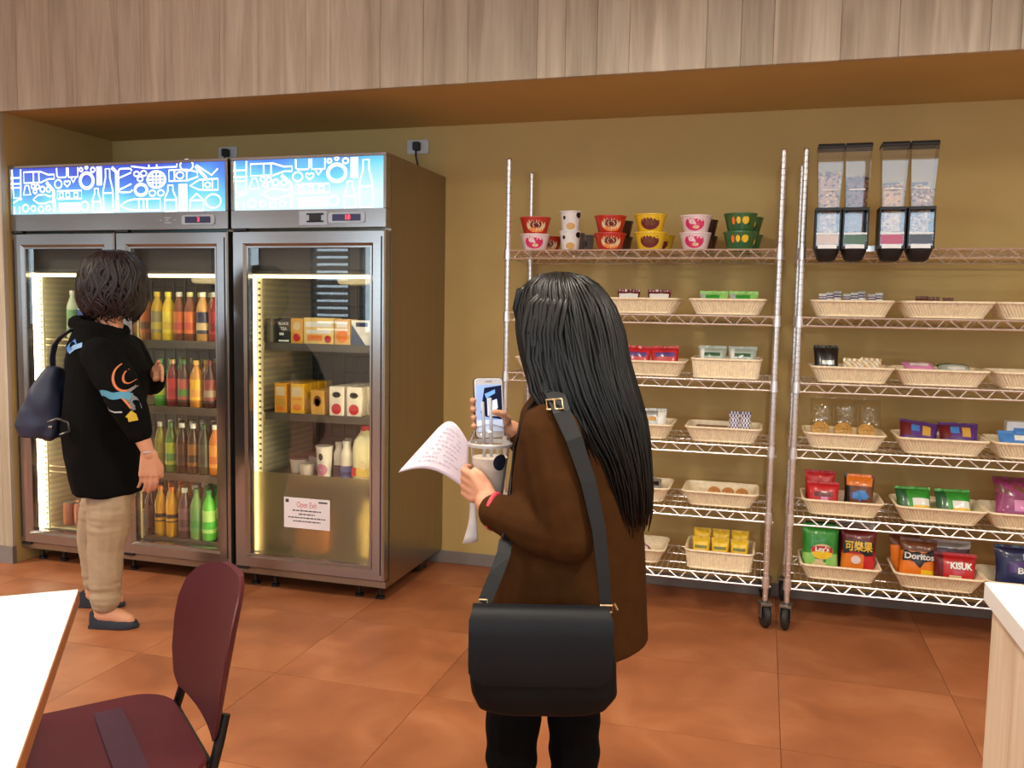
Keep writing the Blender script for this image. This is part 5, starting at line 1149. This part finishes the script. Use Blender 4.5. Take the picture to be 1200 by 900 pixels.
# ---- person with long hair photographing the shelf ----------------------------------------------
def photographer():
    base = R0*.12+F0*2.05
    T = thing('person', 'person with long black hair and brown coat holding up a phone', 'person', base, YAW)
    TH = math.radians(66); FD = Vector((-math.sin(TH), math.cos(TH), 0)); LD = Vector((-math.cos(TH), -math.sin(TH), 0)); BD = -FD
    HM = Matrix.Translation((-.022, .0, 1.335)) @ Matrix.Rotation(PI+math.radians(52), 4, 'Z')
    mb = MB(); head_shapes(mb, HM)
    mb.loft([ell(.02, 0, z, rx, ry, PI/2+TH) for z, rx, ry in ((1.18, .05, .05), (1.12, .08, .13), (.95, .09, .14), (.75, .10, .13), (.66, .08, .11))])
    # near (left) arm and hand around the cup
    mb.limb([(-.03, -.14, 1.08, .05), (.015, -.19, .86, .042), (-.155, -.105, .900, .028), (-.178, -.088, .918, .024)])
    C = Vector((-.170, .0, .985))
    for k, (z, r) in enumerate(((.975, .0092), (.957, .0095), (.939, .0092), (.922, .008))):
        mb.limb([(-.172, -.078, .925+.002*k, .014), (-.208, -.056, z, .0125), (-.231, -.022, z+.004, r), (-.226, .012, z+.006, r*.95), (-.205, .034, z+.004, r*.85)])
    mb.limb([(-.165, -.080, .93, .017), (-.176, -.064, .955, .0125), (-.190, -.060, .976, .0100), (-.204, -.052, .986, .0085)])
    # far (right) arm and hand around the phone
    mb.limb([(.06, .13, 1.08, .05), (.0, .17, .93, .042), (-.085, .135, 1.035, .028), (-.118, .12, 1.062, .022)])
    PC = Vector((-.176, .09, 1.118))
    PR = Matrix.Translation(PC) @ Matrix.Rotation(.38, 4, 'Z') @ Matrix.Rotation(-.16, 4, 'X')
    def pp(x_, y, z): return tuple(PR @ Vector((x_, y, z)))
    mb.limb([(-.118, .12, 1.062, .022), (*pp(.030, .028, -.045), .020), (*pp(.028, .026, -.01), .017)])
    for k in range(4):
        z = .012-.021*k; mb.limb([(*pp(.030, .024, z), .0115), (*pp(-.005, .021, z+.006), .0098), (*pp(-.038, .012, z+.008), .0088), (*pp(-.043, -.004, z+.006), .008)])
    mb.limb([(*pp(.040, .018, -.05), .014), (*pp(.046, -.004, -.03), .011), (*pp(.030, -.013, -.016), .0095), (*pp(.010, -.0125, -.012), .0085)])
    for s_ in ((-.105, -.01), (.045, .02)):
        mb.limb([(s_[0]*.4, s_[1], .68, .065), (s_[0]*.75, s_[1], .55, .060), (s_[0], s_[1], .42, .050), (s_[0]-.0, s_[1], .12, .036), (s_[0]-.01, s_[1], .06, .036)])
        mb.limb([(s_[0]-.01, s_[1], .045, .036), (s_[0]-.11, s_[1]+.06, .032, .028)])
    link('body', remesh(mb, .0036, 2, None, [skin]), T); head_parts(T, HM)
    # trousers and shoes
    blk = mat('black denim', (7, 7, 8), .9, var=.2, spec=.1)
    mb = MB().loft([ell(.0, 0, z, rx, ry, PI/2+TH) for z, rx, ry in ((.80, .10, .13), (.68, .115, .145), (.60, .10, .13))]).limb([(-.05, -.01, .62, .088), (-.100, -.01, .42, .070), (-.105, -.01, .30, .064), (-.108, -.01, .12, .058), (-.108, -.01, .075, .058)]).limb([(.03, .02, .62, .088), (.045, .02, .42, .068), (.05, .02, .30, .064), (.055, .02, .12, .058), (.055, .02, .075, .058)])
    link('trousers', remesh(mb, .006, 4, lambda co, n: .004*math.sin(co.z*75+2*noise.noise(co*8))*max(0, 1-co.z/.6)+.002*noise.noise(co*15), [blk]), T)
    for cx, cy_ in ((-.115, -.01), (.048, .02)):
        mb = MB()
        R = []
        for u, hw, z1 in ((-.05, .02, .06), (-.03, .034, .085), (.03, .036, .085), (.09, .04, .06), (.15, .036, .05), (.19, .018, .035)):
            c = Vector((cx, cy_, 0))+FD*u; s_ = LD; R.append([tuple(c+s_*hw+Vector((0, 0, .012))), tuple(c+s_*hw*.9+Vector((0, 0, z1*.7))), tuple(c+s_*hw*.4+Vector((0, 0, z1))), tuple(c-s_*hw*.4+Vector((0, 0, z1))), tuple(c-s_*hw*.9+Vector((0, 0, z1*.7))), tuple(c-s_*hw+Vector((0, 0, .012)))])
        sh = mb.loft(R).build('shoe', blk, T, 1.0)
        MB().loft([[(p[0], p[1], 0) for p in ((*(Vector((cx, cy_, 0))+FD*u+LD*v), 0) for u, v in ((-.05, .018), (-.05, -.018), (.09, -.042), (.18, -.018), (.18, .018), (.09, .042)))], [(p[0], p[1], .014) for p in ((*(Vector((cx, cy_, 0))+FD*u+LD*v), 0) for u, v in ((-.05, .018), (-.05, -.018), (.09, -.042), (.18, -.018), (.18, .018), (.09, .042)))]]).build('sole', rubber_m, sh)
    # brown coat
    A_ = PI/2+TH                       # ring x axis = facing direction of the torso
    mb = MB().loft([ell(cx, cy_, z, fd, lat, A_, 30) for z, cx, cy_, fd, lat in ((1.20, .015, 0, .055, .07), (1.175, .018, 0, .075, .115), (1.13, .02, 0, .105, .165), (1.04, .028, 0, .130, .180), (.92, .03, 0, .155, .183), (.80, .032, 0, .172, .190), (.69, .028, 0, .186, .194), (.60, .026, 0, .194, .197), (.577, .026, 0, .195, .197), (.572, .026, 0, .18, .182))])
    mb.limb([(-.03, -.135, 1.085, .072), (-.012, -.175, .97, .070), (.012, -.19, .872, .064), (-.06, -.155, .878, .060), (-.135, -.115, .896, .048), (-.150, -.108, .900, .046)])
    mb.limb([(.06, .135, 1.085, .070), (.03, .17, .95, .064), (-.03, .155, .985, .054), (-.088, .135, 1.035, .044)])
    mb.tube([(.01+.06*math.cos(a), .0+.06*math.sin(a), 1.185) for a in [2*PI*k/16 for k in range(16)]], .026, 8, closed=True)
    coat = link('coat', remesh(mb, .0065, 5, lambda co, n: .0045*noise.noise(Vector((co.x*8, co.y*8, co.z*5)))+.004*noise.noise(Vector((co.x*22, co.y*22, co.z*14)))*max(0, 1-abs(co.z-.9)/.25), [mat('brown wool coat', (64, 37, 13), .9, spec=.1, var=.14, scale=30, bump=.25, bscale=260)]), T)
    # cuff lining / bracelet
    MB().tube([tuple(Vector((-.156, -.105, .902))+Vector((.30, .60, -.02)).normalized()*.034*math.cos(a)+Vector((.1, -.05, 1)).normalized()*.040*math.sin(a)) for a in [2*PI*k/18 for k in range(18)]], .0065, 6, closed=True).build('wrist_band', mat('red pink band', (206, 62, 76), .6), T, 3)
    # long straight hair
    HR = [(1.452, -.008, -.0, .012, .012), (1.443, -.008, -.0, .055, .05), (1.42, -.004, -.0, .088, .082), (1.375, .006, -.004, .110, .104), (1.32, .016, -.010, .121, .112), (1.25, .030, -.024, .120, .112), (1.18, .052, -.04, .120, .11), (1.11, .085, -.05, .108, .105), (1.04, .122, -.056, .078, .092), (.97, .145, -.056, .062, .080), (.91, .157, -.055, .050, .066), (.865, .165, -.054, .034, .048)]
    mb = MB().loft([ell(cx, cy_, z, rx*.96, ry*.96, 0, 28) for z, cx, cy_, rx, ry in HR])
    hb = remesh(mb, .007, 3, None, []); hm = MB(); hm.add([v.co[:] for v in hb.vertices], [p.vertices[:] for p in hb.polygons])
    rng = random.Random(4); pf = rings_path(HR)
    locks(hm, pf, 130, .0062, rng, 18, .004, 1.2); locks(hm, lambda a, t: tuple(Vector(pf(a, t))*1.0+Vector((.006*math.cos(2*PI*a), .006*math.sin(2*PI*a), -.02*t))), 90, .0042, rng, 18, .006, 1.6)
    # locks framing the face and falling over the near shoulder
    for i in range(44):
        u = rng.random(); j = lambda k=.006: rng.uniform(-k, k); x0 = -.098+.085*u; r = rng.uniform(.0035, .0075)
        hm.tube([(-.03+.03*u+j(), -.05-.03*u, 1.425-.02*u), (x0+.012+j(.004), -.080-.035*u+j(), 1.375), (x0+.002+j(), -.095-.03*u+j(), 1.31), (x0+.004+j(), -.105-.025*u+j(), 1.25), (x0+.025+j(), -.12-.02*u+j(), 1.18), (x0+.055+j(.01), -.14-.012*u+j(), 1.12), (x0+.09+j(.012), -.15-.02*u+j(), 1.06-.06*rng.random())], [r, r*1.2, r*1.2, r, r*.9, r*.7, .0008], 5)
    for i in range(14):
        u = -1+2*i/13; p0 = HM @ Vector((.05*u, -.035, .098-.02*abs(u))); p1 = HM @ Vector((.064*u, -.075+.02*abs(u), .070)); p2 = HM @ Vector((.07*u, -.088+.026*abs(u), .030)); p3 = HM @ Vector((.073*u, -.088+.030*abs(u), .002))
        hm.tube([p0, p1, p2, p3], [.012, .012, .009, .002], 6)
    hm.build('hair', mat('long black hair', (9, 8, 8), .4, var=.3, scale=50, spec=.4), T, 3)
    # ---- crossbody bag
    G = thing('crossbody_bag', 'black flap shoulder bag hanging at the side of the person in brown', 'bag', base, YAW)
    leather = mat('black leather', (8, 8, 8), .6, var=.15, spec=.2, bump=.1, bscale=200)
    cx, cy_ = -.045, -.262
    def bagring(z, hw, d, p=3.0): return ell(cx+.002, cy_, z, hw, d, 0, 32, p)
    link('bag_body', remesh(MB().loft([ell(cx+q, cy_, z, hw, d, 0, 32, 3.2) for z, q, hw, d in ((.502, .0, .10, .02), (.514, .0, .135, .036), (.548, .004, .156, .044), (.61, .0, .158, .044), (.67, -.002, .150, .038), (.715, -.002, .142, .028), (.728, -.002, .13, .018))]), .006, 2, lambda co, n: .0025*noise.noise(co*14), [leather]), G)
    prof = [(cy_+.030, .716), (cy_+.018, .733), (cy_-.008, .742), (cy_-.034, .738), (cy_-.048, .720), (cy_-.054, .69), (cy_-.057, .65), (cy_-.058, .63), (cy_-.0575, .612), (cy_-.057, .60), (cy_-.056, .590), (cy_-.055, .584)]
    def flap(dx, off):
        rows_ = []
        for k, (y, z) in enumerate(prof):
            hw = .150 - (.018 if k < 2 else .006 if k < 4 else 0) - max(0, (.624-z)/.042)**3*.040 - dx
            rows_.append([(cx-.006+hw*(-1+2*i/18), y+off-(.004*(abs(-1+2*i/18)**2-1)*0), z) for i in range(19)])
        return rows_
    A1, B1 = flap(0, -.002), flap(.001, .003); vs = [p for r in A1+B1 for p in r]; n = 19; q = len(prof)*n; fs = []
    for o_ in (0, q):
        for k in range(len(prof)-1):
            for i in range(n-1): a0 = o_+k*n+i; fs.append((a0, a0+1, a0+n+1, a0+n))
    for k in range(len(prof)-1):
        for i in (0, n-1): a0 = k*n+i; fs.append((a0, a0+n, q+a0+n, q+a0))
    for i in range(n-1):
        for k in (0, len(prof)-1): a0 = k*n+i; fs.append((a0, a0+1, q+a0+1, q+a0))
    G2 = MB().add(vs, fs).build('flap', mat('navy black leather', (14, 15, 19), .55, var=.12, spec=.22, bump=.08, bscale=200), G, .8)
    sm_ = mat('black webbing', (10, 11, 14), .7)
    def strap(pts, w0, nm, side, w1=None):
        rs = []
        for i, p in enumerate(pts):
            d = (Vector(pts[min(i+1, len(pts)-1)])-Vector(pts[max(0, i-1)])).normalized(); s_ = Vector(side); s_ = (s_-d*s_.dot(d)).normalized(); nn = d.cross(s_); c = Vector(p); w = w0+((w1 or w0)-w0)*i/(len(pts)-1)
            rs.append([tuple(c+s_*w/2+nn*.0018), tuple(c-s_*w/2+nn*.0018), tuple(c-s_*w/2-nn*.0018), tuple(c+s_*w/2-nn*.0018)])
        MB().loft(rs).build(nm, sm_, G)
    strap([(.088, -.252, .735), (.082, -.25, .80), (.070, -.243, .90), (.046, -.235, 1.0), (.014, -.225, 1.09), (-.012, -.205, 1.145), (-.022, -.17, 1.172), (-.028, -.135, 1.182)], .024, 'strap', (1, .2, 0), .046)
    strap([(-.028, -.135, 1.184), (-.048, -.115, 1.180), (-.078, -.085, 1.135), (-.106, -.06, 1.05), (-.112, -.06, .97), (-.118, -.10, .90), (-.128, -.165, .85)], .042, 'strap', (.4, .9, 0), .03)
    strap([(-.128, -.165, .85), (-.132, -.20, .83), (-.148, -.225, .79), (-.172, -.25, .735)], .03, 'strap', (1, .3, 0))
    brass = mat('pale brass', (206, 180, 140), .3, .9)
    MB().tube([(-.045, -.178, 1.168), (-.012, -.198, 1.172), (-.008, -.206, 1.152), (-.042, -.190, 1.148)], .0028, 6, closed=True).tube([(-.028, -.19, 1.17), (-.026, -.2, 1.15)], .002, 5).build('buckle', brass, G, 1)
    MB().tube([(.075, -.268, .742), (.10, -.268, .742), (.10, -.268, .728), (.075, -.268, .728)], .0028, 6, closed=True).tube([(.105, -.262, .744), (.112, -.262, .73)], .003, 6).build('buckle', brass, G, 1)
    MB().tube([(-.182, -.262, .748), (-.165, -.262, .748), (-.165, -.262, .735), (-.182, -.262, .735)], .0025, 6, closed=True).build('buckle', brass, G, 1)
    # ---- phone
    Hn = thing('smartphone', 'white smartphone with camera preview held up in the right hand', 'phone', base+R0*PC.x+F0*PC.y+Vector((0, 0, PC.z)), 0)
    Hn.rotation_euler = (Matrix.Rotation(YAW, 4, 'Z') @ Matrix.Rotation(.38, 4, 'Z') @ Matrix.Rotation(-.16, 4, 'X')).to_euler()
    wht = mat('white phone frame', (226, 224, 226), .3)
    MB().prism(rrect(-.037, .037, -.074, .074, .010, 5), -.003, .0005).build('front_plate', wht, Hn, bevel=.0008)
    MB().prism(rrect(-.0385, .0385, -.0755, .0755, .011, 5), -.0005, .006).build('case', mat('dark phone case', (40, 38, 42), .5), Hn, bevel=.001)
    def scr(nm, poly, rgb, off, par, e=.55):
        return MB().prism(poly, -.0032-off, -.003).build(nm, mat('screen %d %d %d' % rgb, rgb, .25, emit=e, ecol=rgb), par)
    S = scr('screen', rrect(-.0335, .0335, -.058, .058, .002, 2), (150, 176, 226), .0001, Hn)
    scr('screen_picture', [(-.018, .02), (-.012, .05), (.0335, .056), (.0335, -.03), (-.01, -.022), (-.024, -.012)], (30, 34, 60), .0003, S, .3)
    scr('screen_picture', [(-.012, .035), (.016, .046), (.016, .036), (-.008, .024)], (120, 170, 236), .0005, S)
    scr('screen_picture', [(.008, .018), (.020, .022), (.022, .0), (.014, -.008), (.020, -.022), (.006, -.02)], (220, 228, 240), .0005, S)
    scr('screen_picture', [(-.006, .024), (.002, .026), (.004, -.02), (-.006, -.02)], (206, 216, 236), .0005, S)
    scr('screen_picture', rrect(-.0335, .0335, -.058, -.030, .001, 2), (206, 220, 246), .0006, S)
    MB().lathe([(.001, 0), (.005, 0), (.005, .0008), (.001, .0008)], 16, Matrix.Translation((0, -.0035, -.066)) @ Matrix.Rotation(PI/2, 4, 'X')).build('home_button', mat('button grey', (190, 190, 194), .4), Hn)
    MB().box(-.008, .008, -.0036, -.003, .0655, .067).build('speaker_slot', mat('slot grey', (110, 110, 114), .5), Hn)
    # ---- iced drink
    K = thing('drink_cup', 'clear plastic cup with domed lid and straw held in the left hand', 'cup', base+R0*C.x+F0*C.y+Vector((0, 0, .918)), YAW)
    pet = glass_mat('clear plastic cup', (.95, .945, .94), 2.0, 1.45, .05)
    MB().lathe([(.034, 0), (.047, .118), (.050, .12), (.050, .124)], 28, cap=False).lathe([(.001, .0), (.034, 0)], 28, cap=False).build('cup_wall', pet, K, .8)
    MB().lathe([(.001, .002), (.032, .002), (.0425, .092), (.001, .092)], 24).build('drink', mat('milky drink', (222, 210, 196), .4, var=.12, scale=30), K, .8)
    MB().lathe([(.0515, .120), (.0525, .128), (.049, .132), (.044, .150), (.030, .165), (.010, .170)], 28, cap=False).build('dome_lid', pet, K, .9)
    MB().lathe([(.0490, .119), (.0530, .119), (.0535, .126), (.0500, .129), (.0490, .119)], 28, cap=False).build('lid_rim', mat('frosted rim', (216, 212, 210), .3, trans=.3), K, .9)
    MB().tube([(.004, .0, .05), (.002, -.004, .17), (-.002, -.006, .235)], .0042, 10).build('straw', mat('clear straw', (216, 216, 222), .2, trans=.4), K, 2)
    MB().tube([(-.012, .0, .05), (-.016, -.004, .17), (-.020, -.006, .225)], .0042, 10).build('straw', MATS['clear straw'], K, 2)
    mb = MB(); cone_patch(mb, .034, .047, .118, .085, .020, .42, -.95); mb.build('logo', mat('dark blue logo', (24, 34, 52), .4), K, 2)
    # ---- papers in the same hand
    pm = mat('paper lilac white', (226, 212, 222), .75, var=.02)
    def sheet(nm, lab, corner, n, m_, curl):
        mb = MB(); vs = []
        a, b, c, d = [Vector(q) for q in corner]
        for th in (0, .0006):
            for j in range(n+1):
                for i in range(n+1):
                    u, v = i/n, j/n; p = a*(1-u)*(1-v)+b*u*(1-v)+c*u*v+d*(1-u)*v
                    vs.append(p+curl(u, v)+Vector((0, th, 0)))
        q = (n+1)**2; fs = []
        for s_ in (0, 1):
            for j in range(n):
                for i in range(n): k = s_*q+j*(n+1)+i; fs.append((k, k+1, k+n+2, k+n+1))
        for i in range(n):
            for k, st in ((i, 1), (n*(n+1)+i, 1), (i*(n+1), n+1), (i*(n+1)+n, n+1)): fs.append((k, k+st, q+k+st, q+k))
        o = mb.add(vs, fs).build(nm, m_, None, 3); o.location = base; o.rotation_euler = (0, 0, YAW)
        return tag(o, lab, 'paper')
    cl1 = lambda u, v: Vector((0, -.015*math.sin(PI*u), .034*math.sin(PI*u)+.012*u*(1-v)))
    cn = [(-.395, .03, .962), (-.222, .028, .905), (-.224, .036, 1.038), (-.300, .06, 1.070)]
    sh = sheet('paper_sheet', 'printed sheet of paper drooping from the left hand beside the cup', cn, 14, pm, cl1)
    a, b, c, d = [Vector(q) for q in cn]
    mb = MB(); rng = random.Random(9)
    for L in range(9):
        v = .16+.085*L; u = .22+.02*L
        while u < .80:
            w = rng.uniform(.02, .07)
            q = [a*(1-uu)*(1-vv)+b*uu*(1-vv)+c*uu*vv+d*(1-uu)*vv+cl1(uu, vv)+Vector((0, -.0012, .0004)) for uu, vv in ((u, v), (u+w, v), (u+w, v+.022), (u, v+.022))]
            if rng.random() < .75: mb.add(q, [(0, 1, 2, 3)])
            u += w+.015
    mb.build('printed_lines', mat('faint grey ink', (186, 174, 186), .8), sh)
    cl2 = lambda u, v: Vector((.010*math.sin(PI*v)*(1-u), -.006*math.sin(PI*u), 0))
    sheet('receipt', 'narrow paper slip hanging down below the left hand', [(-.235, .025, .79), (-.196, .012, .80), (-.205, .0, .93), (-.222, .02, .93)], 8, mat('paper grey white', (214, 208, 204), .75), cl2)
photographer()
